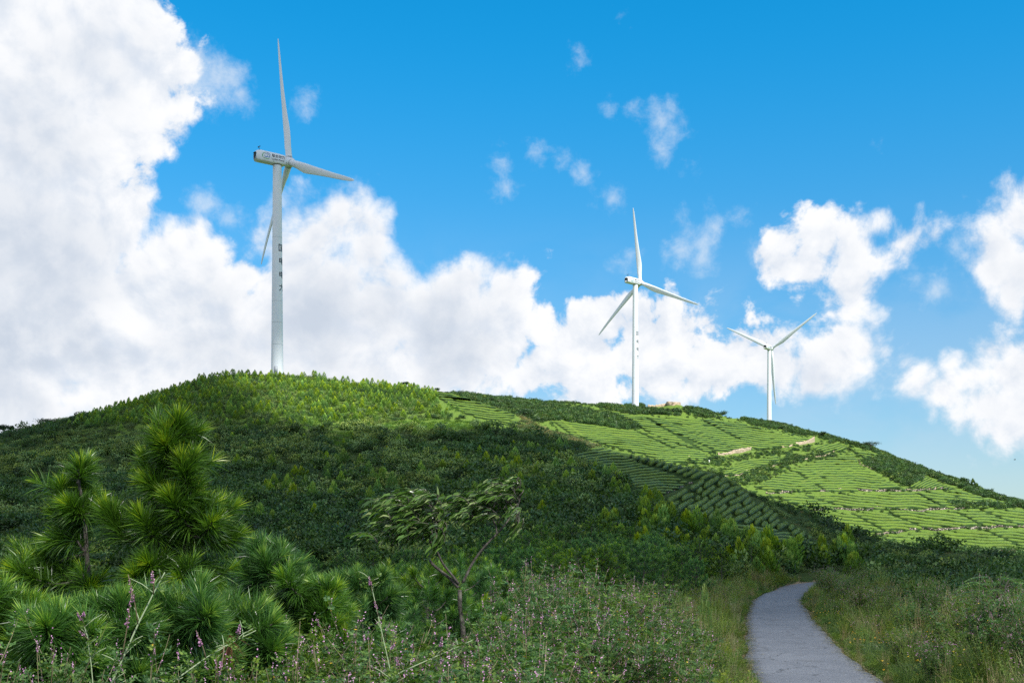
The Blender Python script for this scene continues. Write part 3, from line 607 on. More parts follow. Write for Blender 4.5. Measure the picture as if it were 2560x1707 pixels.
hedge_rows([(1737,1208),(1806,1194),(1850,1212),(1872,1236),(1878,1250),(1921,1266),(1954,1300),(2010,1330),(2060,1362),(2005,1350),(1950,1325),(1850,1309),(1755,1298),(1717,1287),(1679,1272),(1643,1253),(1689,1238),(1717,1218)],1,-31,14.2,'fat rounded shaded tea hedge slanting across the near hillside above the pines','fat slanting tea rows in shade',seg=64,stag=7,amp=1.6,wl=110,step=3,fill=1.04,hgt=.66,breaks=[(1700,1210,1760,1250,4)])
hedge_rows([(1797,1306),(1870,1314),(1960,1330),(2020,1350),(2080,1376),(2096,1388),(2085,1392),(2015,1378),(1879,1352)],1,6,8.2,'low level shaded tea hedge at the foot of the slope above the path bend','low level tea rows above the path bend',curve_=4,step=3)
hedge_rows([(1066,972),(1117,979),(1159,988),(1229,1007),(1292,1027),(1282,1049),(1215,1048),(1167,1037),(1131,1018),(1100,998)],1,7,5.6,'sunlit tea hedge on the shoulder of the near hill beside the young pines','sunlit tea rows beside the young pines',curve_=-6,amp=1,step=3)
hedge_rows([(1215,1050),(1290,1052),(1262,1066),(1222,1062)],1,6,5,'sunlit tea hedge on the shoulder of the near hill beside the young pines','sunlit tea rows beside the young pines',step=3)
far=[
 ([(1500,1022),(1606,1042),(1742,1046),(1797,1052),(1850,1056),(1880,1066),(1990,1094),(2034,1098),(2009,1111),(1949,1119),(1878,1125),(1786,1128),(1764,1130),(1700,1112),(1640,1092),(1606,1073),(1560,1045)],2,4,6.0,'sunlit tea hedge on the far hill just below the ridge with the turbines','sunlit tea rows below the far ridge'),
 ([(1400,1054),(1480,1064),(1560,1077),(1606,1077),(1700,1115),(1764,1133),(1770,1143),(1764,1157),(1661,1157),(1606,1136),(1497,1108),(1450,1092)],2,4,6.2,'sunlit tea hedge on the far hill under the long dark thicket','sunlit tea rows under the long thicket'),
 ([(1383,1054),(1420,1056),(1460,1090),(1440,1098)],2,4,6,'sunlit tea hedge on the far hill under the long dark thicket','sunlit tea rows under the long thicket'),
 ([(1797,1187),(1850,1152),(1945,1141),(1952,1147),(1900,1172),(1840,1190)],2,-6,6,'short sunlit tea hedge in the small patch inside the bushy gully','sunlit tea rows in the gully patch'),
 ([(1884,1216),(1933,1194),(1987,1168),(2058,1149),(2129,1132),(2151,1163),(2205,1196),(2262,1222),(2100,1228),(1922,1229)],2,1,7.0,'sunlit tea hedge in the broad field between gully and upper stone wall','sunlit tea rows above the upper stone wall'),
 ([(2031,1121),(2070,1110),(2094,1108),(2129,1121),(2050,1136)],2,-18,6.2,'short sunlit tea hedge in the little tilted patch on the far ridge','tilted tea rows on the far ridge'),
 ([(2135,1130),(2183,1132),(2243,1152),(2225,1152),(2160,1147)],2,8,5.6,'short sunlit tea hedge above the dark round thicket','tea rows above the round thicket'),
 ([(2267,1219),(2308,1186),(2345,1204),(2396,1224),(2330,1224)],2,-22,6.4,'short sunlit tea hedge slanting below the ridge conifers','slanting tea rows below the ridge conifers'),
 ([(1928,1240),(2260,1232),(2396,1228),(2470,1246),(2545,1264),(2423,1270),(2314,1272),(2150,1274),(2014,1270)],2,4,7.6,'sunlit tea hedge in the terrace between the upper and middle stone walls','sunlit tea rows on the upper terrace'),
 ([(2030,1283),(2160,1281),(2368,1278),(2600,1272),(2600,1312),(2314,1321),(2194,1332),(2120,1318)],2,5,8.2,'sunlit tea hedge in the terrace between the middle and lower stone walls','sunlit tea rows on the middle terrace'),
 ([(2200,1341),(2330,1331),(2600,1325),(2600,1380),(2423,1372),(2232,1360)],2,4,8.6,'sunlit tea hedge in the lowest terrace under the lower stone wall','sunlit tea rows on the lowest terrace')]
brk=[(1606,1040,1775,1140,2.6),(1745,1046,1850,1100,2.4),(1530,1050,1690,1125,2.2),(1700,1090,1790,1128,2.2),(1640,1060,1780,1066,1.6),(2000,1238,2140,1276,2.4),(2280,1228,2372,1276,2.8),(2120,1280,2215,1330,2.4),(2205,1278,2330,1330,2.8),(2380,1276,2470,1322,2.8),(2450,1276,2540,1312,2.4),(2330,1331,2390,1368,2.4),(2460,1326,2550,1366,2.8),(2140,1150,2270,1220,2.6),(1990,1180,2060,1226,2.2),(2380,1238,2440,1268,2.2)]
for poly,l,a,s,lab,grp in far: hedge_rows(poly,l,a,s*.86,lab,grp,breaks=brk,amp=1.8,wl=210,step=4,hgt=.72,fill=.98)
TEAP=[q[0] for q in far]+[
 [(1427,1141),(1498,1116),(1541,1127),(1570,1145),(1625,1168),(1680,1188),(1721,1207),(1690,1226),(1639,1243),(1585,1217),(1536,1185),(1487,1163)],
 [(1503,1120),(1551,1130),(1653,1152),(1806,1193),(1850,1212),(1878,1250),(1954,1300),(2060,1362),(2096,1388),(2015,1378),(1879,1352),(1797,1306),(1717,1287),(1643,1253),(1717,1218),(1564,1139)],
 [(1066,972),(1117,979),(1159,988),(1229,1007),(1292,1027),(1282,1049),(1215,1048),(1167,1037),(1131,1018),(1100,998)]]
build_ground()
def build_hedges():
    allP=[]; 
    for h in HEDGES: allP += [h[0],h[1],h[2]]
    cut=np.cumsum([0]+[len(p) for p in allP]); A=np.concatenate(allP); Lr=np.concatenate([np.full(len(p),HEDGES[i//3][3]) for i,p in enumerate(allP)])
    out=np.zeros((len(A),3))
    for l in (1,2):
        m=Lr==l
        for q in np.array_split(np.where(m)[0],8): out[q]=surf(A[q,0],A[q,1],l)
    order=sorted(range(len(HEDGES)),key=lambda i:-HEDGES[i][9]); solo=set(order[:300]); rest=G(); rng=np.random.default_rng(11); n0=0
    sec=np.array([(-1,-.25),(-.97,.35),(-.78,.78),(-.4,.98),(0,1.05),(.4,.98),(.78,.78),(.97,.35),(1,-.25)])
    for i,h in enumerate(HEDGES):
        Pc,Pa,Pb=[out[cut[3*i+j]:cut[3*i+j+1]] for j in range(3)]; n=len(Pc)
        Wv=(Pa-Pb)/2
        ln=np.linalg.norm(Wv,axis=1); wl_=np.minimum(ln,np.median(ln)*1.3)*h[7]; Wv=unit(Wv)*wl_[:,None]; Wv[:,2]*=.6
        hh=h[8]*h[4]/F*Pc[:,1]*(1.0)
        tp=np.ones(n); e=min(2,n//2); tp[0]=tp[-1]=.45; 
        if n>5: tp[1]=tp[-2]=.85
        kx=np.arange(n); lump=1+(.11 if h[3]==1 else .05)*np.interp(np.linspace(0,n*.35,n),np.arange(n+2),rng.normal(0,1,n+2).clip(-1.5,1.5))
        nz=rng.normal(0,.035,(n,9))
        V=Pc[:,None,:]+Wv[:,None,:]*(sec[None,:,0]*(1+nz)*tp[:,None]*np.sqrt(lump)[:,None])[:,:,None]
        V[:,:,2]+=(sec[None,:,1]*(1+nz*1.4)*(tp**.6)[:,None]*lump[:,None])*hh[:,None]
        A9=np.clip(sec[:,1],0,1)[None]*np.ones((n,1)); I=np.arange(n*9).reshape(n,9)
        Q=np.stack([I[:-1,:-1],I[1:,:-1],I[1:,1:],I[:-1,1:]],-1).reshape(-1,4)
        T=[(0,j,j+1) for j in range(1,8)]+[((n-1)*9,(n-1)*9+j+1,(n-1)*9+j) for j in range(1,8)]
        V=V.reshape(-1,3); A9=A9.ravel(); cell=np.median(ln)*.9; m=int(min(500,(22 if h[3]==1 else 7)*n)); i0=rng.integers(0,max(1,n-1),m); j0=rng.integers(1,8,m); fr=rng.random((m,1)); fs=rng.random((m,1))
        q=(V[i0*9+j0]*(1-fr)+V[(i0+1)*9+j0]*fr)*(1-fs*.5)+V[i0*9+np.minimum(j0+1,8)]*fs*.5; sz=hh[i0]*(.26 if h[3]==1 else .28)
        dd=rng.normal(0,1,(m,3))+[0,0,.9]; ll_,Ql,Al=diamonds(q-unit(dd)*sz[:,None]*.35,dd,rng.normal(0,1,(m,3)),sz*rng.uniform(.8,1.6,m),sz*.7,.45+.55*rng.random(m)); Q=np.r_[Q,Ql+len(V)]; V=np.r_[V,ll_]; A9=np.r_[A9,Al]
        if i in solo:
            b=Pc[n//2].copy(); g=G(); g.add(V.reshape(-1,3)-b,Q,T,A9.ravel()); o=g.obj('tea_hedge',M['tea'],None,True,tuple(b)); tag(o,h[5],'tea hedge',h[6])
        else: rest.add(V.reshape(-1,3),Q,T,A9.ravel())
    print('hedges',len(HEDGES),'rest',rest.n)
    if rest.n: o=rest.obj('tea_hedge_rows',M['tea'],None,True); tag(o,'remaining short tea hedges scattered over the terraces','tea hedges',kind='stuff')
build_hedges()

# ---------------------------------------------------------------- stone walls, earth cuts
def wall(pts, layer, hpx, label, name='stone_wall', matn='stone', thick=.7, rough=.25, cat='stone wall', kind=None, soil=True):
    P=np.array(pts,float); d=np.r_[0,np.cumsum(np.linalg.norm(np.diff(P,axis=0),axis=1))]; s=np.arange(0,d[-1],3.0); rng=np.random.default_rng(int(P[0,0]))
    L=np.stack([np.interp(s,d,P[:,0]),np.interp(s,d,P[:,1])],1); L[:,1]+=1.2*np.sin(s/19)+.8*np.sin(s/7.3); B=surf(L[:,0],L[:,1],layer); n=len(B)
    Hh=(hpx/F*B[:,1])*(.55+.75*vnoise(s,s*0,26,3)); nr=6; V=[]
    for k in range(nr):
        f=k/(nr-1); q=B.copy(); q[:,1]+= f*thick*.5+rng.normal(0,rough,n)*.5; q[:,2]+= -.3+f*(Hh+.3)+rng.normal(0,rough*.4,n); V.append(q)
    q=B.copy(); q[:,1]+=thick*1.6; q[:,2]+=Hh*1.0+rng.normal(0,.1,n); V.append(q); q=q.copy(); q[:,1]+=1.5; q[:,2]-=1.2; V.append(q)
    V=np.stack(V,1); m=V.shape[1]; I=np.arange(n*m).reshape(n,m); g=G(); g.add(V,np.stack([I[:-1,:-1],I[1:,:-1],I[1:,1:],I[:-1,1:]],-1).reshape(-1,4)); o=g.obj(name,M[matn],None,False); tag(o,label,cat,kind=kind); return o
wall([(1915,1234),(2030,1228),(2120,1225),(2240,1229),(2290,1226),(2352,1223),(2372,1226)],2,4.4,'long dry stone retaining wall highest on the terraced hill, grey and tan')
wall([(2018,1277),(2070,1273),(2140,1277),(2200,1271),(2290,1279),(2350,1275),(2420,1270)],2,5,'dry stone retaining wall crossing the middle of the terraced hill')
wall([(2190,1336),(2240,1332),(2300,1323),(2350,1326),(2420,1322),(2500,1319),(2600,1318)],2,5,'dry stone retaining wall lowest on the terraced hill')
def cutbank(pts,hpx,label): return wall(pts,2,hpx,label,'earth_cut','earth',1.0,.45,'earth bank','structure')
for q_ in ([(1915,1234),(2030,1228),(2120,1225),(2240,1229),(2290,1226),(2352,1223)],[(2018,1277),(2070,1273),(2140,1277),(2200,1271),(2290,1279),(2350,1275),(2420,1270)],[(2190,1336),(2240,1332),(2300,1323),(2350,1326),(2420,1322),(2500,1319),(2600,1318)]): cutbank([(a,b-2.6) for a,b in q_],2.0,'thin strip of bare tan soil along the top of a terrace wall')
cutbank([(1796,1137),(1830,1134),(1858,1130),(1882,1125)],11,'bare pale earth bank beside the gully')
cutbank([(1990,1112),(2005,1110),(2025,1107),(2040,1103)],14,'bare pale rocky bank below the ridge')
cutbank([(1955,1118),(1975,1115),(1985,1113)],6,'small bare earth scar near the gully')
cutbank([(1620,1014),(1650,1013),(1680,1013),(1706,1015)],11,'bare pale earth cut round the small mound')
cutbank([(1694,1080),(1720,1082)],2.5,'thin bare strip between tea rows'); cutbank([(1700,1140),(1740,1141)],2.5,'thin bare strip between tea rows below')
cutbank([(2148,1148),(2152,1160),(2172,1168),(2185,1176)],4,'bare earth edge beside the round thicket')
cutbank([(1812,1190),(1850,1188),(1880,1170)],3,'bare strip under the gully tea patch')
cutbank([(1830,1206),(1900,1180),(1950,1160),(2000,1152),(2060,1140),(2110,1118)],2.2,'bare earth edge along the gully')
cutbank([(2405,1378),(2480,1380),(2540,1379),(2590,1380)],4,'pale dry bank at the foot of the terraces')
# rubble gully beside the lowest tea rows
gu=wall([(2085,1352),(2092,1368),(2100,1382),(2112,1400)],1,6,'reddish stony ditch beside the lowest shaded tea rows','gravel_ditch','earth',.6,.3,'ditch','structure')
gu2=wall([(1640,1246),(1672,1232),(1695,1222),(1720,1213),(1735,1208)],1,4,'low grey rubble wall between shaded tea blocks')
# white marker box, shelter, bird
def small_things():
    p=surf([1772.],[1156.],2)[0]; k=p[1]/F; e=empty('marker_box',tuple(p)); tag(e,'small white box standing among the gully bushes','marker box')
    g=G(); g.box((0,0,3.4*k),(4.6*k,3*k,7*k)); g.obj('casing',plain('white_enamel',(.8,.8,.78),.4),e); g=G(); g.box((0,0,7.1*k),(5.2*k,3.6*k,.5*k)); g.obj('lid',M['steel'],e)
    p=surf([1532.],[1014.],2)[0]; p[2]=(H0-1016)/F*p[1]; k=p[1]/F; e=empty('roadside_shelter',tuple(p)); tag(e,'tiny green-roofed shelter on the far ridge beside the sunlit turbine','shelter')
    g=G(); g.box((0,0,3.4*k),(10.5*k,6*k,1.4*k)); g.obj('roof',plain('green_roof',(.10,.25,.18),.5),e); g=G()
    g.box((0,0,1.2*k),(9*k,4*k,3.2*k)); g.obj('wall',plain('pale_wall',(.55,.58,.55),.7),e)
    b=np.array([(2537-CX)/F*300,300,(H0-1149)/F*300]); g=G()
    g.tube([(-.22,0,0),(-.1,0,.02),(.08,0,.03),(.2,0,.05),(.28,0,.04)],[.02,.07,.08,.05,.01],8)
    for s in(-1,1): g.add([(.1,0,.06),(-.08,0,.05),(-.12,.35*s,.2),(.06,.38*s,.22),(-.05,.75*s,.1)],[(0,1,2,3)],[(3,2,4)])
    g.add([(-.2,0,0),(-.42,-.08,0),(-.42,.08,0)],None,[(0,1,2)])
    o=g.obj('bird',plain('dark_feathers',(.03,.03,.035),.7),None,True,tuple(b)); tag(o,'tiny dark bird flying in the pale sky above the terraces','bird')
small_things()
# ---------------------------------------------------------------- plant building blocks
def blades(c, d, L, Wd, A, droop=.3, rng=R):
    """bent tapering needles / grass blades: quad + tri"""
    d=unit(d); n=len(c); L=np.broadcast_to(L,(n,))[:,None]; Wd=np.broadcast_to(Wd,(n,))[:,None]; s=unit(np.cross(d,rng.normal(size=(n,3)))); g=np.array([0,0,-1.])*np.broadcast_to(droop,(n,))[:,None]
    m=c+d*L*.55; t=m+unit(d+g)*L*.45
    V=np.stack([c+s*Wd*.5,c-s*Wd*.5,m-s*Wd*.45,m+s*Wd*.45,t],1); b=np.arange(n)[:,None]*5
    return V.reshape(-1,3), b+np.array([[0,1,2,3]]), b+np.array([[3,2,4]]), np.repeat(np.broadcast_to(A,(n,)),5)
def spikes(c, d, L, Wd, A, rng=R):
    d=unit(d); n=len(c); L=np.broadcast_to(L,(n,))[:,None]; Wd=np.broadcast_to(Wd,(n,))[:,None]; s=unit(np.cross(d,rng.normal(size=(n,3))))
    V=np.stack([c+s*Wd*.5,c-s*Wd*.5,c+d*L],1); return V.reshape(-1,3), np.arange(n*3).reshape(-1,3), np.repeat(np.broadcast_to(A,(n,)),3)
def along(P, t):
    P=np.asarray(P,float); k=np.linspace(0,1,len(P)); return np.stack([np.interp(t,k,P[:,i]) for i in range(3)],1)
def shoot(g, P, n, L, Wd, rng, full=1.0, droop=.35, base=0.0, a0=70, a1=18, tipc=1.0, simple=False):
    """needles round a shoot whose axis is the polyline P; base = bare fraction at its foot"""
    t=np.clip(base+(1-base)*rng.random(n)**.85,0,1); t=np.sort(t); c=along(P,t); T=unit(along(P,np.clip(t+.05,0,1.0))-along(P,np.clip(t-.08,0,1))+1e-6)
    rnd=rng.normal(size=(n,3)); rad=unit(rnd-T*(rnd*T).sum(1)[:,None]); ang=np.radians(a0+(a1-a0)*t**2.2+rng.normal(0,12,n))[:,None]
    d=T*np.cos(ang)+rad*np.sin(ang); d[:,2]+=.10
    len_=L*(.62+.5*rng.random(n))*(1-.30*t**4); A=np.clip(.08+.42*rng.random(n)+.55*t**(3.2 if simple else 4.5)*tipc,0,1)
    if simple: V,T_,a=spikes(c,d-np.array([0,0,droop*.3]),len_,Wd,A,rng); g.add(V,None,T_,a)
    else: V,Q,T_,a=blades(c,d,len_,Wd,A,droop*(1-t*.7),rng); g.add(V,Q,T_,a)
def crown_pts(rng, n, h, r, prof):
    z=rng.random(n); rr=np.interp(z,[p[0] for p in prof],[p[1] for p in prof]); a=rng.uniform(0,2*np.pi,n); q=rr*r*np.sqrt(.35+.65*rng.random(n)); return np.stack([q*np.cos(a),q*np.sin(a),z*h],1)
def dome_shrub(seed, n=360, r=1., h=.95, L=.2, Wd=.13, bloom=0., lumps=7):
    rng=np.random.default_rng(seed); g=G(); lc=rng.normal(0,.45,(lumps,3)); lc[:,2]=np.abs(lc[:,2])*.8+.25; lc*=np.array([r,r,h])*.75; lr=rng.uniform(.35,.6,lumps)*r
    k=rng.integers(0,lumps,n); d=unit(rng.normal(size=(n,3))+np.array([0,0,.35])); c=lc[k]+d*lr[k][:,None]*(.75+.3*rng.random(n))[:,None]; c[:,2]=np.abs(c[:,2])
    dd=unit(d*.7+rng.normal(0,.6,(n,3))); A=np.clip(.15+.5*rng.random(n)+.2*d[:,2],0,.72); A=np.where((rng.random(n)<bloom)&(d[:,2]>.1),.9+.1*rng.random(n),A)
    V,Q,a=diamonds(c,dd,d+rng.normal(0,.5,(n,3)),L*(.7+.6*rng.random(n)),Wd,A); g.add(V,Q,None,a); return g
def conifer(seed, n=170, L=.16, Wd=.05):
    """unit-height young pine seen from afar"""
    rng=np.random.default_rng(seed); g=G(); c=crown_pts(rng,n,.88,.34,[(0,.5),(.12,1),(.5,.72),(.8,.38),(1,.08)]); c[:,2]+=.06
    cl=np.floor(c[:,2]*9)/9; c[:,2]=c[:,2]*.55+cl*.45
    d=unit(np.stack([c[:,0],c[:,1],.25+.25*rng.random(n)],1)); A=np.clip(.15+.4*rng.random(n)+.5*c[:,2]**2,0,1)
    V,Q,T_,a=blades(c,d,L*(.7+.6*rng.random(n)),Wd,A,-.2,rng); g.add(V,Q,T_,a)
    t_=np.linspace(.86,1.0,1); V,Q,T_,a=blades(np.tile([0,0,.86],(9,1)),np.c_[rng.normal(0,.25,(9,2)),np.ones(9)],.15,.04,.95,0,rng); g.add(V,Q,T_,a); return g
def tussock(seed, n=70, L=1., Wd=.035, spread=.5, top=.0, rad=.18, droop=.9):
    rng=np.random.default_rng(seed); g=G(); c=np.c_[rng.normal(0,rad,(n,2)),np.zeros(n)]; d=np.c_[rng.normal(0,spread,(n,2))+c[:,:2],np.ones(n)]
    V,Q,T_,a=blades(c,d,L*(.5+.6*rng.random(n)),Wd,np.clip(.1+.75*rng.random(n)+top,0,1),droop,rng); g.add(V,Q,T_,a); return g
def proto(name, g, m, smooth=False):
    o=bpy.data.objects.new(name,g.mesh(name,[M[m]] if isinstance(m,str) else m,smooth)); return o
def scatter(name, protos, P, kind, scl, rng, label, cat, tilt=.12, objkind='stuff'):
    """one object that scatters plants on its vertices"""
    pc=bpy.data.collections.new(name+'_sources')
    for i,o in enumerate(protos): o.name='%s_%02d'%(name,i); pc.objects.link(o)
    n=len(P); rot=np.c_[rng.normal(0,tilt,(n,2)),rng.uniform(0,6.28,n)]; scl=np.asarray(scl,float)
    if scl.ndim==1: scl=np.stack([scl*(.9+.2*rng.random(n)),scl*(.9+.2*rng.random(n)),scl*(.85+.3*rng.random(n))],1)
    me=mesh_np(name,P,None,None,None,{'rot':rot,'scl':scl,'pk':np.asarray(kind,float)})
    o=bpy.data.objects.new(name,me); COL.objects.link(o)
    ng=bpy.data.node_groups.new(name,'GeometryNodeTree'); ng.interface.new_socket('Geometry',in_out='INPUT',socket_type='NodeSocketGeometry'); ng.interface.new_socket('Geometry',in_out='OUTPUT',socket_type='NodeSocketGeometry')
    gi=ng.nodes.new('NodeGroupInput'); go=ng.nodes.new('NodeGroupOutput'); ip=ng.nodes.new('GeometryNodeInstanceOnPoints'); ci=ng.nodes.new('GeometryNodeCollectionInfo')
    ci.inputs[0].default_value=pc; ci.inputs[1].default_value=True; ci.inputs[2].default_value=True
    def na(nm,ty):
        a=ng.nodes.new('GeometryNodeInputNamedAttribute'); a.data_type=ty; a.inputs[0].default_value=nm; return a.outputs[0]
    lk(ng,gi.outputs[0],ip.inputs['Points']); lk(ng,ci.outputs[0],ip.inputs['Instance']); ip.inputs['Pick Instance'].default_value=True
    lk(ng,na('pk','FLOAT'),ip.inputs['Instance Index']); lk(ng,na('rot','FLOAT_VECTOR'),ip.inputs['Rotation']); lk(ng,na('scl','FLOAT_VECTOR'),ip.inputs['Scale']); lk(ng,ip.outputs[0],go.inputs[0])
    md=o.modifiers.new('scatter','NODES'); md.node_group=ng; tag(o,label,cat,kind=objkind); return o

# ---------------------------------------------------------------- near hill and far hill cover
def in_px(x,y,z=None):
    z=height(x,y) if z is None else z; px,py=pix(x,y,z); return px,py,z
def hill_cover():
    rng=np.random.default_rng(21)
    # candidate points, uniform in the world
    n=52000; y=np.sqrt(rng.uniform(92**2,350**2,n)); x=rng.uniform(-.56,.50,n)*y; px,py,z=in_px(x,y); r1=np.interp(px,PXD,r1y)
    ok=(y<r1+6)&(px>-130)&(px<2680)&(path_dist(x,y)>np.where(y>98,1.75,3.0))
    for poly in T1: ok&=~pip(px,py,poly)&~pip(px,py-9,poly)
    pr=(px>1000)&(px<2200); ok&=~(pr&(y>r1*1.0+2))
    x,y,z,px,py,r1=[a[ok] for a in (x,y,z,px,py,r1)]; n=len(x); f=y/r1
    nz=vnoise(x,y,22,1)*.6+vnoise(x,y,8,2)*.4; nz2=vnoise(x,y,15,5)
    meadow=pip(px,py,[(930,1068),(1010,1052),(1100,1048),(1190,1056),(1180,1072),(1080,1078),(960,1078)])|pip(px,py,[(800,1082),(870,1076),(905,1086),(900,1110),(870,1122),(830,1112),(800,1098)])
    bare=pip(px,py,[(1085,1000),(1130,1030),(1170,1042),(1130,1042),(1095,1020)])
    conz=pip(px,py,[(170,1080),(300,1000),(500,925),(700,915),(1060,955),(1180,1062),(1000,1070),(800,1075),(600,1090),(380,1085)])
    mixz=pip(px,py,[(380,1085),(600,1090),(800,1075),(1180,1062),(1300,1060),(1500,1150),(1620,1260),(1700,1300),(1500,1340),(600,1330)])
    low=(py>1195+.12*(1400-px).clip(0))&(px<1650)
    crest=pip(px,py,[(1190,1040),(1290,1030),(1420,1085),(1520,1118),(1500,1130),(1400,1110),(1290,1068),(1200,1066)])
    scarp=(px>1850)&(y>r1-55)
    K=np.zeros(n,int)   # 0-3 dark shrub, 4-5 pale bloom, 6-7 grey grass, 8-9 bright grass, 10-12 conifer, 13 dry grass
    u=rng.random(n); K[:]=rng.integers(0,4,n)
    pale=(nz>.50)&(u<.75); K[pale]=4+rng.integers(0,2,pale.sum())
    gz=((nz2>.62)&(rng.random(n)<.7))|((px<620)&(rng.random(n)<.30))|(conz&(rng.random(n)<.25)); K[gz]=6+rng.integers(0,2,gz.sum()); gb=gz&conz&(px>720)&(rng.random(n)<.7); K[gb]=8
    K[crest&(u<.6)]=13; K[crest&(u>.6)]=6; K[scarp&(u<.35)]=7; K[scarp&(u>.9)]=13
    lo=low&(rng.random(n)<.5); K[lo]=rng.integers(0,4,lo.sum())
    K[meadow]=8+rng.integers(0,2,meadow.sum())
    sc=np.where(K<4,rng.uniform(.8,1.5,n),np.where(K<6,rng.uniform(.8,1.35,n),rng.uniform(.7,1.1,n))); sc=np.where(K==13,rng.uniform(.6,1.0,n),sc); sc=np.where((K>=8)&(K<10),rng.uniform(.7,.95,n),sc)
    sc=sc*np.where(K<6,1+.4*(f<.75),1); sc=np.where((scarp|(px>1560))&(y>112),sc*.6,sc); fc=(px>1500)&(px<2150)&(y<116)&(u<.35); K[fc]=10+rng.integers(0,3,fc.sum()); sc[fc]=rng.uniform(1.5,3.0,fc.sum())
    bigb=(K<4)&(rng.random(n)<.05)&~conz; sc=np.where(bigb,rng.uniform(1.7,2.5,n),sc); sc=np.where((K<6)&(rng.random(n)<.3),sc*.6,sc)
    sc=np.where(conz|meadow,np.minimum(sc,.8),sc)
    # hide what would cover tea rows: lower plants just in front of them
    keep=(rng.random(n)<np.where(y<118,.95,np.clip(.50+.2*(f),0,1)))&~bare; keep|=meadow
    P=np.stack([x,y,z-.1],1)[keep]
    pr=[proto('s',dome_shrub(100+i,330),'shrub') for i in range(4)]+[proto('s',dome_shrub(200+i,340,bloom=.55),'palebloom') for i in range(2)]+\
       [proto('s',tussock(300+i,90,1.0,.07,.6,rad=.4),'greygrass') for i in range(2)]+[proto('s',tussock(310+i,90,.8,.07,.45,rad=.5,droop=.5),'brightgrass') for i in range(2)]+\
       [proto('s',conifer(320+i),'needle_far') for i in range(3)]+[proto('s',tussock(330,90,.9,.06,.6,rad=.45),'drygrass')]
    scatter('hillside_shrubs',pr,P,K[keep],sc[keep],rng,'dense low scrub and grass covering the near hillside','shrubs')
    print('hill shrubs',keep.sum())
    # young pines on the hill
    n=16000; y=np.sqrt(rng.uniform(110**2,345**2,n)); x=rng.uniform(-.56,.30,n)*y; px,py,z=in_px(x,y); r1=np.interp(px,PXD,r1y)
    conz=pip(px,py,[(150,1075),(300,1000),(500,925),(700,915),(1062,958),(1100,1000),(1190,1052),(1100,1050),(1000,1050),(900,1058),(700,1070),(500,1060),(330,1062)])
    mid=pip(px,py,[(300,1060),(1000,1056),(1290,1060),(1500,1150),(1640,1255),(1740,1305),(1450,1330),(600,1330),(200,1150)]); lowr=pip(px,py,[(640,1240),(1000,1210),(1330,1120),(1560,1220),(1740,1300),(1740,1330),(620,1345)])
    dens=np.where(conz,.42+.3*(vnoise(x,y,18,9)>.45),0)+np.where(mid,.02+.06*(vnoise(x,y,14,4)>.6),0)+np.where(lowr,.11,0)
    tea=np.zeros(n,bool)
    for poly in T1: tea|=pip(px,py,poly)|pip(px,py+6,poly)
    ok=(rng.random(n)<dens)&(y<r1+5)&~tea; x,y,z,px,py=[a[ok] for a in (x,y,z,px,py)]
    # thin to a minimum distance
    cell={}; sel=[]
    for i in range(len(x)):
        k=(int(x[i]//1.7),int(y[i]//1.7))
        if k in cell: continue
        cell[k]=1; sel.append(i)
    sel=np.array(sel); x,y,z,px,py=[a[sel] for a in (x,y,z,px,py)]; h=rng.uniform(1.1,2.4,len(x))*np.where(y<210,1.15,1)
    o=np.argsort(-(h/y)); ind=o[:120]; rest=o[120:]
    cms=[conifer(340+i,200).mesh('young_pine',[M['needle_far']]) for i in range(3)]
    for j in ind:
        ob=bpy.data.objects.new('hillside_pine',cms[j%3]); COL.objects.link(ob); ob.location=(x[j],y[j],z[j]-.05); s=h[j]*1.1; ob.scale=(s,s,s); ob.rotation_euler=(0,0,rng.uniform(0,6))
        tag(ob,'small young pine standing among the dark scrub low on the near hill','pine','young pines low on the near hill')
    pr=[proto('s',conifer(350+i),'needle_far') for i in range(4)]
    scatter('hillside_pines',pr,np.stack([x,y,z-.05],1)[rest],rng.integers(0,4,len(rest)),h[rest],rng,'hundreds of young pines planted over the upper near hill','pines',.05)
    print('hill pines',len(x))
    # far hill
    n=60000; y=rng.uniform(235,800,n); x=rng.uniform(-.06,.50,n)*y; px,py,z=in_px(x,y); lo=np.interp(px,PXD,b2y); hi=np.interp(px,PXD,r2y)
    ok=(y>lo*.9)&(y<hi+10); x,y,z,px,py,hi=[a[ok] for a in (x,y,z,px,py,hi)]; n=len(x)
    bush=np.zeros(n,bool)
    for poly in BUSH: bush|=pip(px,py,poly)
    ridge=(y>hi-8)&(((px<1560)&(px>1000))|((px>1750)&(px<1800))|(px>1850)); gul=pip(px,py,GULLY); teap=np.zeros(n,bool)
    for q in far: teap|=pip(px,py,q[0])
    foot=pip(px,py,[(2180,1366),(2240,1364),(2423,1378),(2600,1385),(2600,1410),(2300,1400)])
    u=rng.random(n); K=rng.integers(0,3,n); K[gul&(u<.6)]=4; K[gul&(u>.9)]=5; K[foot&(u<.6)]=5; K[ridge&(u<.1)]=3; K[(bush|ridge)&(u>.88)]=3
    other=~(bush|ridge|gul|teap|foot); K[other&(u<.5)]=4; K[other&(u>.9)]=5
    keep=((bush|ridge)&(rng.random(n)<.75))|(gul&~teap&(rng.random(n)<.55))|(foot&(rng.random(n)<.5))|(other&(rng.random(n)<.30))
    keep&=~(teap&~bush)&~pip(px,py,[(1612,1000),(1714,1000),(1716,1024),(1608,1024)])
    keep&=~pip(px,py,[(1790,1120),(1885,1112),(1890,1136),(1790,1144)])&~pip(px,py,[(1985,1098),(2045,1090),(2045,1110),(1990,1116)])
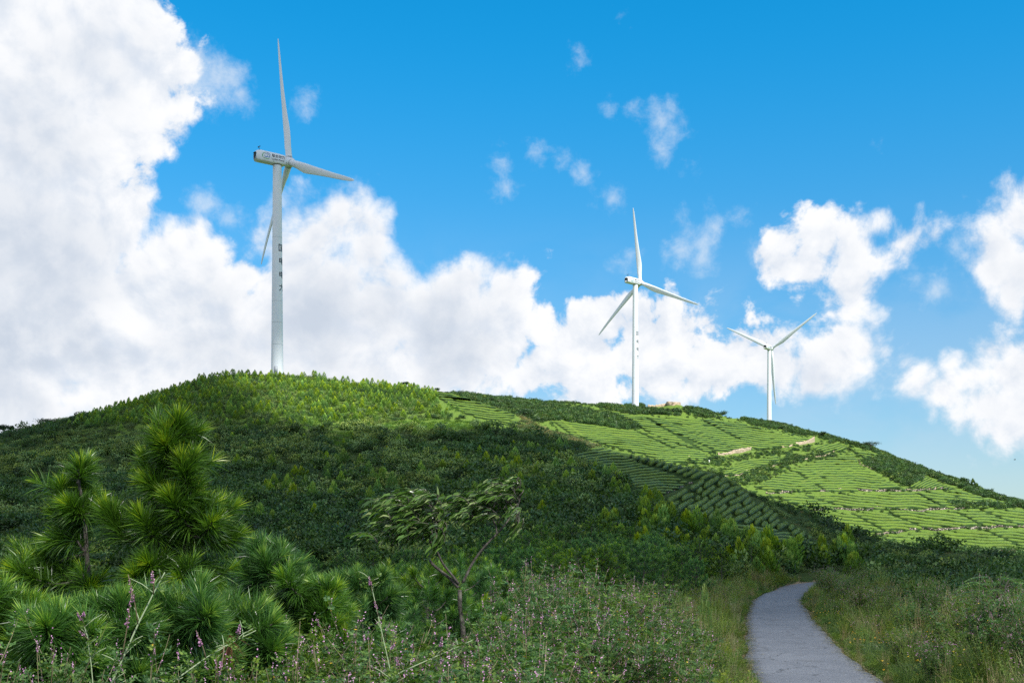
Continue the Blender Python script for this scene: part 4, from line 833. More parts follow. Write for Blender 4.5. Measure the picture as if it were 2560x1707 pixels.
    sc=np.where(K<4,rng.uniform(.8,1.7,n),rng.uniform(.5,1.0,n)); sc=np.where(other,sc*.6,sc); sc=np.where(bush&~gul,sc*1.1,sc); sc=np.where(gul,sc*.75,sc); sc=np.where(ridge&~bush,sc*.8,sc)
    pr=[proto('s',dome_shrub(400+i,260,L=.26,Wd=.17,h=1.05),'shrub') for i in range(3)]+[proto('s',dome_shrub(404,260,L=.26,Wd=.17,bloom=.25),'palebloom'),proto('s',tussock(410,80,.9,.09,.6,rad=.45),'brightgrass'),proto('s',tussock(411,80,.8,.08,.6,rad=.45),'drygrass')]
    scatter('far_hill_scrub',pr,np.stack([x,y,z-.1],1)[keep],K[keep],sc[keep],rng,'dark thickets, gully bushes and grass between the sunlit tea terraces','shrubs')
    print('far scrub',keep.sum())
T1=[[(1427,1141),(1498,1114),(1541,1125),(1570,1143),(1625,1166),(1680,1188),(1721,1207),(1700,1226),(1639,1246),(1585,1220),(1536,1188),(1487,1165)],
    [(1500,1112),(1551,1124),(1653,1146),(1806,1188),(1737,1205),(1717,1197),(1679,1184),(1622,1165),(1564,1141)],
    [(1737,1206),(1806,1190),(1857,1210),(1876,1236),(1883,1250),(1926,1266),(1960,1300),(2014,1330),(2064,1362),(2005,1352),(1950,1327),(1850,1312),(1755,1302),(1717,1291),(1679,1276),(1640,1255),(1689,1238),(1717,1215)],
    [(1795,1302),(1870,1312),(1960,1328),(2020,1348),(2082,1374),(2100,1390),(2085,1396),(2015,1382),(1875,1354)],
    [(1064,968),(1117,975),(1159,984),(1229,1003),(1294,1025),(1284,1052),(1215,1052),(1167,1040),(1128,1020),(1098,1000)],
    [(1212,1048),(1292,1050),(1264,1068),(1220,1064)]]
BUSH=[[(1000,980),(1180,984),(1300,1000),(1440,1022),(1540,1040),(1606,1070),(1560,1074),(1480,1062),(1400,1052),(1330,1054),(1290,1045),(1180,1000)],
 [(1500,1010),(1600,1012),(1750,1018),(1800,1048),(1740,1042),(1650,1036),(1560,1036),(1500,1020)],
 [(1850,1042),(1920,1056),(1980,1064),(2036,1086),(2014,1090),(1940,1074),(1880,1064)],
 [(2036,1084),(2060,1086),(2129,1103),(2172,1114),(2238,1142),(2308,1170),(2368,1194),(2434,1220),(2499,1243),(2600,1270),(2600,1284),(2499,1254),(2434,1234),(2368,1210),(2308,1184),(2238,1156),(2180,1128),(2129,1114),(2096,1108)],
 [(2155,1152),(2200,1142),(2240,1150),(2290,1168),(2312,1184),(2300,1206),(2262,1220),(2220,1192),(2170,1168)],
 [(2380,1262),(2500,1262),(2560,1266),(2500,1272),(2400,1272)],
 [(1700,1155),(1780,1146),(1880,1128),(1990,1120),(2000,1128),(1900,1142),(1790,1164)],[(1830,1200),(1950,1150),(2040,1128),(2100,1122),(2050,1140),(1960,1170),(1900,1205),(1870,1212)]]
GULLY=[(1680,1160),(1770,1143),(1879,1112),(1955,1100),(2042,1090),(2130,1112),(2129,1132),(2058,1149),(1987,1166),(1933,1192),(1884,1216),(1800,1205),(1740,1180)]
hill_cover()
# ---------------------------------------------------------------- pines close by
def W_(px,py,Y): return np.array([(px-CX)/F*Y, Y, (H0-py)/F*Y])
def bez(a,b,c,n=7):
    t=np.linspace(0,1,n)[:,None]; return (1-t)**2*a+2*t*(1-t)*b+t*t*c
def gz(x,y): return float(height(x,y)[0])
def pine_parts(seed, h, nn, L, Wd, simple, spacing=.42, k=5, spread=.42, rsh=.011):
    """generic young long-needled pine: whorls of up-curving branches ending in brushes; returns wood, needles"""
    rng=np.random.default_rng(seed); wd=G(); nd=G(); lean=rng.normal(0,.03*h,2)
    T=np.array([[0,0,-.25],[lean[0]*.3,lean[1]*.3,h*.35],[lean[0]*.7,lean[1]*.7,h*.7],[lean[0],lean[1],h*.93]]); wd.tube(T,[.012*h+.01,.010*h+.008,.006*h+.006,.006],7)
    top=T[-1]; 
    def br(P,n): shoot(nd,P,n,L,Wd,rng,simple=simple,base=.0)
    br(np.array([top-[0,0,.28],top,top+[rng.normal(0,.02),rng.normal(0,.02),.14+.1*rng.random()]]),int(nn*1.2))
    zz_=h*.15
    while zz_<h*.92:
        f=zz_/h; a0=rng.uniform(0,6.28); kk=max(3,int(k-f*1.5))
        for j in range(kk):
            a=a0+j*2*np.pi/kk+rng.normal(0,.25); ln=h*spread*(1-f)**.8*rng.uniform(.65,1.1)+.12; o=along(T,np.array([np.clip(f,0,1)]))[0]
            d=np.array([math.cos(a),math.sin(a),0]); tip=o+d*ln+np.array([0,0,ln*rng.uniform(.35,.75)+.12]); m=o+d*ln*.62+np.array([0,0,ln*.08])
            P=bez(o,m,tip); wd.tube(P,np.linspace(.010+.004*ln,.004,len(P)),5)
            sl=min(.5,ln*.8); kq=max(2,int(len(P)*(1-sl/(ln+.3)))); br(P[min(kq,len(P)-3):],nn)
            nsub=int(ln/.22)
            for q in range(nsub):
                t=rng.uniform(.35,.9); o2=along(P,np.array([t]))[0]; a2=a+rng.choice([-1,1])*rng.uniform(.5,1.1); l2=rng.uniform(.16,.34); d2=np.array([math.cos(a2),math.sin(a2),0])
                P2=bez(o2,o2+d2*l2*.6,o2+d2*l2*.8+np.array([0,0,l2*.7]),5); wd.tube(P2,[.006,.005,.004,.004,.003],4); br(P2,int(nn*.75))
        zz_+=spacing*rng.uniform(.8,1.2)*(1-.35*f)
    return wd,nd
def pine_obj(parts, name, loc, sc, rz, label, group, cat='pine tree'):
    e=empty(name,tuple(loc),rz); e.scale=(sc,sc,sc); tag(e,label,cat,group)
    for nm,me in parts: o=bpy.data.objects.new(nm,me); COL.objects.link(o); o.parent=e
    return e
NEARP=[]
for i,hp in enumerate((.7,1.1,1.1,1.6,2.3,2.3)):
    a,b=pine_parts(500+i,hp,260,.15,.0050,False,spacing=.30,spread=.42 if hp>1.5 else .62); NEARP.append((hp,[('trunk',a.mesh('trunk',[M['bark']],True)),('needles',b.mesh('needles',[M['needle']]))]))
MIDP=[]
for i in range(5):
    a,b=pine_parts(520+i,3.4,75,.19,.017,True,spacing=.46,k=6,spread=.40); MIDP.append((3.5,[('trunk',a.mesh('trunk',[M['bark']],True)),('needles',b.mesh('needles',[M['needle']]))]))
def custom_pine(name,label,Y0,trunk,shoots,seed,lower=None,rt=.03):
    rng=np.random.default_rng(seed); e=empty(name); tag(e,label,'pine tree'); wd=G(); nd=G()
    TP=np.array([W_(x,y,Y0+dz) for x,y,dz in trunk]); b=TP[-1].copy(); g0=gz(b[0],b[1]); TP=np.r_[TP,[[b[0]+.03,b[1],(b[2]+g0)/2],[b[0]+.05,b[1],g0-.15]]]
    wd.tube(TP[::-1],np.linspace(rt,.008,len(TP)),8)
    for s in shoots:
        x0,y0,x1,y1=s[:4]; n=s[4] if len(s)>4 else 330; dz=s[5] if len(s)>5 else rng.uniform(-.25,.25); ds=s[6] if len(s)>6 else 0
        a=W_(x0,y0,Y0+ds+dz*.3); c=W_(x1,y1,Y0+ds+dz); sag=np.array([0,0,-.12*np.linalg.norm(c-a)]); P=bez(a,(a+c)/2+sag+rng.normal(0,.015,3),c,8)
        wd.tube(P,np.linspace(.011,.005,8),6); nn=int(n*1.25); shoot(nd,P,nn,.205*rng.uniform(.9,1.1),.0062,rng,droop=.45,base=.0)
        # link to trunk
        q=TP[np.argmin(((TP-a)**2).sum(1))]; 
        if np.linalg.norm(q-a)<1.2: Pl=bez(q,(q+a)/2+np.array([0,0,-.03]),a,6); wd.tube(Pl,np.linspace(.016,.011,6),6); shoot(nd,Pl,int(110*np.linalg.norm(q-a)/.3),.17,.006,rng,droop=.7,tipc=0)
        for r_ in range(4):
            t=rng.uniform(.1,.85); o=along(P,np.array([t]))[0]; d=rng.normal(0,.10,3); d[1]=abs(d[1])*1.6; d[2]=abs(d[2])*.5+.05; d=unit(d)*min(.17,np.linalg.norm(d)); P2=bez(o,o+d*.5+np.array([0,0,-.02]),o+d,5); wd.tube(P2,[.006,.005,.004,.004,.003],4); shoot(nd,P2,int(n*.4),.18,.006,rng,droop=.4)
    e.location=(b[0],b[1],g0)
    wd.V=[v-np.array(e.location) for v in wd.V]; nd.V=[v-np.array(e.location) for v in nd.V]
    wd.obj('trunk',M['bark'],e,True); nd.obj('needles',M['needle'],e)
    return e
A_=lambda L: [(x0/3.267,1020+y0/3.267,x1/3.267,1020+y1/3.267,*r) for x0,y0,x1,y1,*r in L]
custom_pine('long_needled_pine','tallest long-needled young pine with a pointed leader, close beside the flower stems',8.0,
 [(447,1056,0),(438,1100,0),(432,1165,0),(436,1240,.02),(455,1330,.05),(471,1433,.05)],
 A_([(1400,330,1458,110,420,0),(1400,360,1352,205,200,-.1),(1385,480,1348,300,430,-.15),(1370,640,1190,415,400,.1),(1385,740,1205,610,430,-.1),(1560,750,1475,425,430,-.15),(1560,540,1602,372,200,.15),(1560,980,1393,738,430,-.2),
 (1612,960,1610,752,330,0),(1760,1010,1800,785,380,.25),(1640,1050,1730,932,160,-.2),(1700,1090,1950,1040,330,.2),(1320,1120,1140,880,430,-.2),(1060,1090,880,830,430,.05),(1560,1300,1460,1390,230,-.3),(1350,1340,1210,1275,320,-.3),(1220,1480,1105,1370,320,-.3),
 (1620,1290,1720,1400,220,.1),(1500,1080,1420,960,260,.25),(1420,800,1300,700,260,.3),(1450,600,1500,480,260,.3),(1280,860,1200,800,240,.3),(1480,1180,1360,1080,260,.2),(1500,900,1560,820,200,.3)]),601)
custom_pine('long_needled_pine','young pine with bare leaning trunk and small top tuft, left of the tallest pine',8.4,
 [(200,1166,0),(196,1204,0),(205,1245,0),(212,1300,0),(216,1380,.02),(221,1440,.05)],
 A_([(645,590,655,475,190,0),(690,880,640,610,260,.2),(500,760,500,630,160,0),(690,900,565,800,380,-.1),(690,960,440,850,420,.1),(640,1085,420,1090,230,0),(700,930,745,850,110,.2),(700,860,720,700,170,.45),(640,760,560,640,240,.3),
 (450,1400,295,1240,330,.1),(430,1440,110,1310,380,-.15),(390,1450,50,1400,330,.1),(520,1340,545,1240,260,.3),(700,1440,745,1470,220,-.2),(300,1330,225,1190,240,.3),(420,1250,360,1220,150,.4)]),602,rt=.026)
custom_pine('long_needled_pine','bushy young pine with twin rounded tops in front of the wind-bent tree',9.6,
 [(690,1400,0),(688,1460,0),(690,1540,.05)],
 [(660,1410,631,1364,330,.1),(684,1470,660,1392,330,-.1),(690,1450,706,1374,380,.1),(655,1460,600,1425,330,0),(735,1480,757,1448,300,.1),(715,1530,730,1492,300,-.2),(680,1560,674,1500,330,-.2),(640,1520,600,1500,300,0),(640,1470,622,1440,260,.2),(760,1520,790,1500,260,.1),(700,1440,735,1410,240,.3),(660,1590,620,1560,260,-.3),(740,1580,770,1550,260,-.2)],603)
def random_pine(px,pt,pb,Y,seed,wpx,n,label):
    r=np.random.default_rng(seed); sh=[(px,pt+85,px+r.uniform(-8,8),pt,360,0)]
    for i in range(n):
        f=r.uniform(.12,1); y=pt+(pb-pt)*f; s=r.choice([-1,1]); x0=px+s*r.uniform(.1,.75)*wpx*f; l=r.uniform(60,105); a=r.uniform(.25,1.25)
        sh.append((x0,y,x0+s*l*math.cos(a)*.9,y-l*math.sin(a),int(r.uniform(260,400)),r.uniform(-.3,.3)))
    custom_pine('long_needled_pine',label,Y,[(px,pt+10,0),(px+r.uniform(-6,6),(pt+pb)/2,0),(px+r.uniform(-8,8),pb,.03)],sh,seed,rt=.024)
random_pine(20,1500,1700,7.0,611,75,13,'low pine cut by the frame edge, its tufts level with the lowest flower stems')
random_pine(150,1530,1740,6.8,612,85,15,'low spreading pine in front of the bare-trunked young pine')
random_pine(300,1500,1740,6.9,613,95,17,'low spreading pine behind the steep pale cane')
random_pine(455,1520,1740,7.1,614,95,17,'low spreading pine at the foot of the tallest pine')
random_pine(600,1545,1740,7.6,615,90,14,'low spreading pine over the hanging dead twig')
random_pine(770,1475,1650,9.4,616,85,15,'spreading pine between the bushy twin-topped pine and the bent tree')
random_pine(900,1440,1640,11,617,80,15,'spreading pine just before the drooping crown of the bent tree')
def dead_tuft():
    rng=np.random.default_rng(5); g=G(); c=W_(575,1605,6.9); P=np.array([c+[.0,0,.05],c,c+[-.02,0,-.10]]); t=rng.random(70); cc=along(P,t); d=np.array([.1,-.2,-1.])+rng.normal(0,.42,(70,3)); V,Q,T,a=blades(cc,d,.16,.004,.5,.2,rng); g.add(V,Q,T,a)
    b=c-np.array([0,0,.0]); g.V=[v-b for v in g.V]
    o=g.obj('dead_twig',M['redbrown'],None,False,tuple(b)); tag(o,'hanging twig of dead red-brown needles low among the pines','twig')
dead_tuft()
def place_pines():
    rng=np.random.default_rng(31)
    near=[(20,1420,8.6),(150,1440,9.2),(270,1440,9.0),(520,1450,8.6),(560,1480,7.6),(420,1540,7.0),(170,1540,7.0),(300,1530,7.6),(650,1560,7.0),(720,1540,7.4),(-30,1560,6.0),(200,1640,5.6),(450,1640,5.6),(-10,1490,7.4),(120,1600,6.6),(235,1610,6.2),(360,1560,7.2),(480,1580,6.6),(585,1590,6.8),(60,1660,5.6),(330,1660,5.4),(130,1480,10),(330,1470,10.5),(540,1470,11),(690,1560,8),(800,1510,9.5),(900,1490,10.5),(1000,1480,11.5),(860,1560,8.5),(980,1570,9),(760,1610,7.5),
          (610,1440,13),(760,1420,14),(860,1405,15),(960,1400,16.5),(1060,1390,16),(1150,1380,17),(1090,1440,13),(1230,1400,18),(520,1420,16),(30,1420,14),(1180,1470,13.5),(1290,1430,20),(430,1500,8.8),(30,1560,6.8)]
    for i,(px,pt,Y) in enumerate(near):
        if Y<8: continue
        x=(px-CX)/F*Y; g=gz(x,Y); top=(H0-pt)/F*Y; hh,parts=min(NEARP[i%2::2],key=lambda q:abs(q[0]-(top-g))); s=np.clip((top-g)/(hh+.12),.85,1.7)
        g2=top-s*(hh+.12)
        pine_obj(parts,'young_pine_tree',(x,Y,min(g,g2) if g2<g else g),s,rng.uniform(0,6.28),'long-needled young pine in the thicket round the tallest pines','long-needled pines close to the path verge')
    n=0; cells={}
    tops=lambda px: np.interp(px,[560,700,800,950,1050,1150,1250,1350,1450,1600,1700,1800,1900,1980,2060,2100],[1372,1372,1350,1372,1330,1318,1300,1292,1288,1292,1320,1338,1338,1350,1362,1395])
    for k in range(5000):
        px=rng.uniform(540,2130); Y=rng.uniform(22,104); 
        if px>1250 and Y<46+(px-1250)*.018: continue
        if px>1850 and Y<82: continue
        x=(px-CX)/F*Y; 
        if path_dist(x,Y)[0]<4.2: continue
        ck=(int(x//2.0),int(Y//2.3))
        if ck in cells: continue
        cells[ck]=1; g=gz(x,Y); far_=np.clip((Y-25)/75,0,1); pt=tops(px)+(1-far_)*75+rng.uniform(-8,30); top=(H0-pt)/F*Y; h=top-g
        if h<1.3: continue
        h=min(h,4.8*rng.uniform(.8,1.1)); hh,parts=MIDP[rng.integers(5)]; s=h/hh
        if n>=200: break
        n+=1
        pine_obj(parts,'belt_pine',(x,Y,g-.05),s,rng.uniform(0,6.28),'dense bright-tipped pine in the dark belt between the weeds and the hillside','pines of the belt at the foot of the near hill')
    print('belt pines',n,k)
place_pines()

# ---------------------------------------------------------------- flowering shrubs
def pinnate(c, d, Lr, nl, ll, lw, rng, lg, A=None, droop=.25):
    """compound leaves: arrays of start c, direction d; leaflets in pairs"""
    n=len(c); d=unit(d); side=unit(np.cross(d,np.array([0,0,1.])+rng.normal(0,.25,(n,3)))); nrm=unit(np.cross(side,d))
    for k in range(nl):
        t=(k+1)/nl; p=c+d*Lr[:,None]*t-np.array([0,0,1.])*(droop*Lr*t*t)[:,None]
        for s in ((-1,1) if k<nl-1 else (0,)):
            dd=side*s+d*(.45 if s else 1.2)+rng.normal(0,.15,(n,3)); V,Q,a=diamonds(p,dd,nrm+rng.normal(0,.3,(n,3)),ll*(.8+.4*rng.random(n)),lw,np.clip(rng.random(n)*.75+(0 if A is None else A),0,1)); lg.add(V,Q,None,a)
def indigo(seed,h=1.5,ns=20,dens=1.0,bloom=1.0,ll=.027):
    rng=np.random.default_rng(seed); st=G(); lf=G(); fl=G(); ye=G()
    C=[];Dd=[];FC=[];FD=[]
    for i in range(ns):
        a=rng.uniform(0,6.28); r=rng.uniform(.1,.75)*h*.6; hh=h*rng.uniform(.65,1.08)*(1-.25*(r/(h*.5))**2)
        o=np.array([rng.normal(0,.10),rng.normal(0,.10),-.1]); e=np.array([math.cos(a)*r,math.sin(a)*r,hh]); P=bez(o,o+np.array([math.cos(a)*r*.25,math.sin(a)*r*.25,hh*.65])+rng.normal(0,.04,3),e,9); st.tube(P,np.linspace(.006,.0022,9),4,A=rng.random(),cap=False)
        segs=[(P,.35)]
        for q in range(4):
            t=rng.uniform(.3,.9); s=along(P,np.array([t]))[0]; a2=rng.uniform(0,6.28); l2=h*rng.uniform(.15,.36); e2=s+np.array([math.cos(a2)*l2*.6,math.sin(a2)*l2*.6,l2*.75]); P2=bez(s,(s+e2)/2+np.array([math.cos(a2),math.sin(a2),0])*l2*.12,e2,6); st.tube(P2,np.linspace(.0032,.0016,6),3,A=rng.random(),cap=False); segs.append((P2,.1))
        for P_,b in segs:
            L=np.linalg.norm(np.diff(P_,axis=0),axis=1).sum(); n=max(2,int(L/.031*dens)); t=b+(1-b)*rng.random(n); c=along(P_,t); az=rng.uniform(0,6.28,n); C.append(c); Dd.append(np.stack([np.cos(az),np.sin(az),rng.uniform(.1,.9,n)],1))
            nf=rng.poisson(L/.8*bloom); t=.4+.6*rng.random(nf); c=along(P_,t); az=rng.uniform(0,6.28,nf); FC.append(c); FD.append(np.stack([np.cos(az)*.5,np.sin(az)*.5,np.ones(nf)],1))
            if rng.random()<.3*bloom: FC.append(P_[-1:]); FD.append(np.array([[0,0,1.]]))
    C=np.concatenate(C); Dd=np.concatenate(Dd); pinnate(C,Dd,rng.uniform(.05,.09,len(C)),4,ll,ll*.55,rng,lf)
    FC=np.concatenate(FC); FD=unit(np.concatenate(FD)); m=len(FC)
    for k in range(9):
        t=rng.random(m); s=.035+.05*rng.random(m); p=FC+FD*(s*t*1.2)[:,None]; d=rng.normal(0,1,(m,3)); V,Q,a=diamonds(p,d,rng.normal(0,1,(m,3)),.010,.0075,rng.random(m)); fl.add(V,Q,None,a)
    k=rng.choice(len(C),max(12,len(C)//18)); V,Q,a=diamonds(C[k],Dd[k]-[0,0,.7],rng.normal(0,1,(len(k),3)),.026,.012,rng.random(len(k))); ye.add(V,Q,None,a)
    return [('stems',st.mesh('stems',[M['stem']])),('leaves',lf.mesh('leaves',[M['indigo']])),('flowers',fl.mesh('flowers',[M['pink']])),('yellow_leaves',ye.mesh('yellow_leaves',[M['yellow']]))]
IND=[(1.5,indigo(700+i,bloom=b,dens=d,ns=ns)) for i,(b,d,ns) in enumerate([(1.0,1.0,22),(1.5,.8,24),(.6,1.1,20),(1.3,.7,26)])]
def place_shrubs():
    rng=np.random.default_rng(41)
    def put(px,pt,Y,i,lab,grp,wide=1.0):
        x=(px-CX)/F*Y; g=gz(x,Y); top=(H0-pt)/F*Y; hh,parts=IND[i%4]; s=np.clip((top-g)/hh,.35,2.1); e=pine_obj(parts,'flowering_shrub',(x,Y,g-.03),s,rng.uniform(0,6.28),lab,grp,'shrub'); e.scale=(s*wide,s*wide,s)
    T=lambda px:np.interp(px,[1120,1200,1280,1350,1400,1480,1560,1620,1700,1780],[1560,1520,1440,1392,1385,1420,1425,1450,1500,1540])
    lab1='tall tangled shrub of pink flower spikes in the thicket beside the asphalt path'; k=0
    for Y,n in ((21,7),(17.5,7),(14.5,7),(12,7),(10,6)):
        for j in range(n):
            px=1130+(1700-1130)*(j+.5+rng.uniform(-.3,.3))/n; 
            if path_dist((px-CX)/F*Y,Y)[0]<2.4: continue
            put(px,T(px)+(21-Y)*9+rng.uniform(-8,25),Y,k,lab1,'pink-flowering shrubs west of the path'); k+=1
    lab2='low shrub with small pink flower spikes before the long-needled pines'
    for Y,n,pt in ((8.8,8,1560),(7.2,8,1600),(6.0,7,1640),(5.0,7,1672)):
        for j in range(n):
            px=560+(1420-560)*(j+.5+rng.uniform(-.35,.35))/n; put(px,pt+rng.uniform(-20,25),Y,k,lab2,'low pink-flowering shrubs before the pines'); k+=1
    lab3='sparse low shrub with a few pink spikes at the foot of the pines'
    for px,pt,Y in ((20,1640,4.6),(110,1665,4.2),(200,1650,4.8),(300,1675,4.0),(395,1670,4.4),(490,1670,4.6),(560,1668,5),(-40,1620,5.2),(85,1620,5.6)): put(px,pt,Y,k,lab3,'sparse pink shrubs at the foot of the pines',.7); k+=1
    lab4='rounded shrub hazed with pink spikes on the verge east of the path'
    for j in range(40):
        Y=rng.uniform(19,48); px=rng.uniform(2020,2640); x=(px-CX)/F*Y
        if path_dist(x,Y)[0]<3.0: continue
        g=gz(x,Y); h=rng.uniform(1.3,2.2); put(px,H0-(g+h)*F/Y,Y,k,lab4,'pink-flowering shrubs on the outer verge'); k+=1
    for j in range(46):
        Y=rng.uniform(22,60); px=rng.uniform(1990,2500); x=(px-CX)/F*Y; dd=path_dist(x,Y)[0]
        if not 2.15<dd<4.5: continue
        g=gz(x,Y); h=rng.uniform(.7,1.1); put(px,H0-(g+h)*F/Y,Y,k,'knee-high weedy shrub crowding the outer edge of the path','knee-high shrubs on the path edge',1.1); k+=1
    for j in range(34):
        Y=rng.uniform(40,80); px=rng.uniform(1995,2240); x=(px-CX)/F*Y
        if path_dist(x,Y)[0]<2.7: continue
        g=gz(x,Y); h=rng.uniform(1.5,2.2); put(px,H0-(g+h)*F/Y,Y,k,lab4,'pink-flowering shrubs on the outer verge'); k+=1
    lab5='grey-green feathery shrub on the grassy verge between pines and path'
    for j in range(120):
        Y=rng.uniform(20,90); px=rng.uniform(1500,1960); x=(px-CX)/F*Y; dd=path_dist(x,Y)[0]
        if not 2.2<dd<10: continue
        g=gz(x,Y); h=rng.uniform(.6,1.1)+min(dd-2.2,3)*.28; put(px,H0-(g+h)*F/Y,Y,k,lab5,'feathery shrubs along the inner verge'); k+=1
    print('shrubs',k)
place_shrubs()
def flower_cane(name,label,pts,Y,rad,spk,lv,seed):
    rng=np.random.default_rng(seed); P=np.array([W_(x,y,Y+dy) for x,y,dy in pts]); b=P[0].copy(); e=empty(name,tuple(b)); tag(e,label,'flower stem')
    Pd=along(P,np.linspace(0,1,24)); g=G(); g.tube(Pd-b,np.linspace(rad,rad*.45,24),7,A=.6); 
    lf=G(); n=lv; t=np.sort(rng.random(n)); c=along(Pd,t)-b; 
    ss=[]
    for i in range(0,n,4):
        a=rng.uniform(0,6.28); d=np.array([math.cos(a)*.8,math.sin(a)*.5,.5]); e2=c[i]+d*.07*rng.uniform(.6,1.5); g.tube(np.array([c[i],(c[i]+e2)/2+[0,0,.005],e2]),[.0018,.0014,.001],4,A=.7); ss.append(e2)
    st=np.r_[c,np.array(ss)]; az=rng.uniform(0,6.28,len(st)); pinnate(st,np.stack([np.cos(az),np.sin(az)*.6,rng.uniform(-.3,.8,len(st))],1),rng.uniform(.035,.06,len(st)),4,.016,.010,rng,lf,.1)
    g.obj('stem',M['palestem'],e,True); lf.obj('leaves',M['indigo'],e)
    for (x0,y0,x1,y1) in spk:
        a=W_(x0,y0,Y)-b; c2=W_(x1,y1,Y-.03)-b; s=G(); s.tube(bez(a,(a+c2)/2+[.006,0,0],c2,6),np.linspace(.0022,.0012,6),5,A=.3)
        o=s.obj('flower_spike',M['stem'],e); f=G(); m=46; t=rng.uniform(.45,1,m)**1.0; q=a+(c2-a)*t[:,None]; d=np.c_[rng.normal(0,1,(m,2)),rng.normal(.2,.4,m)]; V,Q,aa=diamonds(q,d,rng.normal(0,1,(m,3)),.0095*(1.3-t)*1.3,.0065*(1.3-t)*1.3,rng.random(m)); f.add(V,Q,None,aa); f.obj('petals',M['pink'],o)
flower_cane('flower_cane','long straight pale cane rising steeply in front of the pines',[(255,1760,0),(300,1660,0),(345,1560,.02),(385,1480,.04),(412,1430,.05)],3.6,.0036,[(345,1560,320,1435),(383,1485,380,1425),(303,1650,330,1470)],30,801)
flower_cane('flower_cane','long pale cane leaning low towards the bushy pine, with a forked side shoot',[(395,1740,0),(450,1690,0),(520,1640,.05),(590,1600,.08),(640,1575,.1)],3.8,.0032,[(515,1645,490,1575),(560,1615,548,1690),(590,1602,600,1560)],30,802)
flower_cane('flower_cane','slender flowering stem with two pink heads before the left pines',[(235,1740,0),(228,1660,0),(218,1590,0),(205,1545,.02)],4.4,.0024,[(212,1565,192,1530),(222,1600,196,1575),(206,1550,210,1528)],22,803)
flower_cane('flower_cane','reddish flowering stem standing up before the dark pines, tipped with pink',[(985,1720,0),(968,1640,0),(950,1560,0),(930,1470,.02),(922,1440,.02)],5.2,.0032,[(945,1540,936,1500),(958,1590,975,1555),(930,1480,922,1440),(968,1640,990,1600)],26,804)
flower_cane('flower_cane','low arching woody cane crossing the pink shrubs before the bent tree',[(900,1740,0),(1000,1680,0),(1090,1640,.03),(1180,1600,.06)],4.4,.003,[(1000,1680,990,1640),(1100,1636,1105,1590)],22,805)

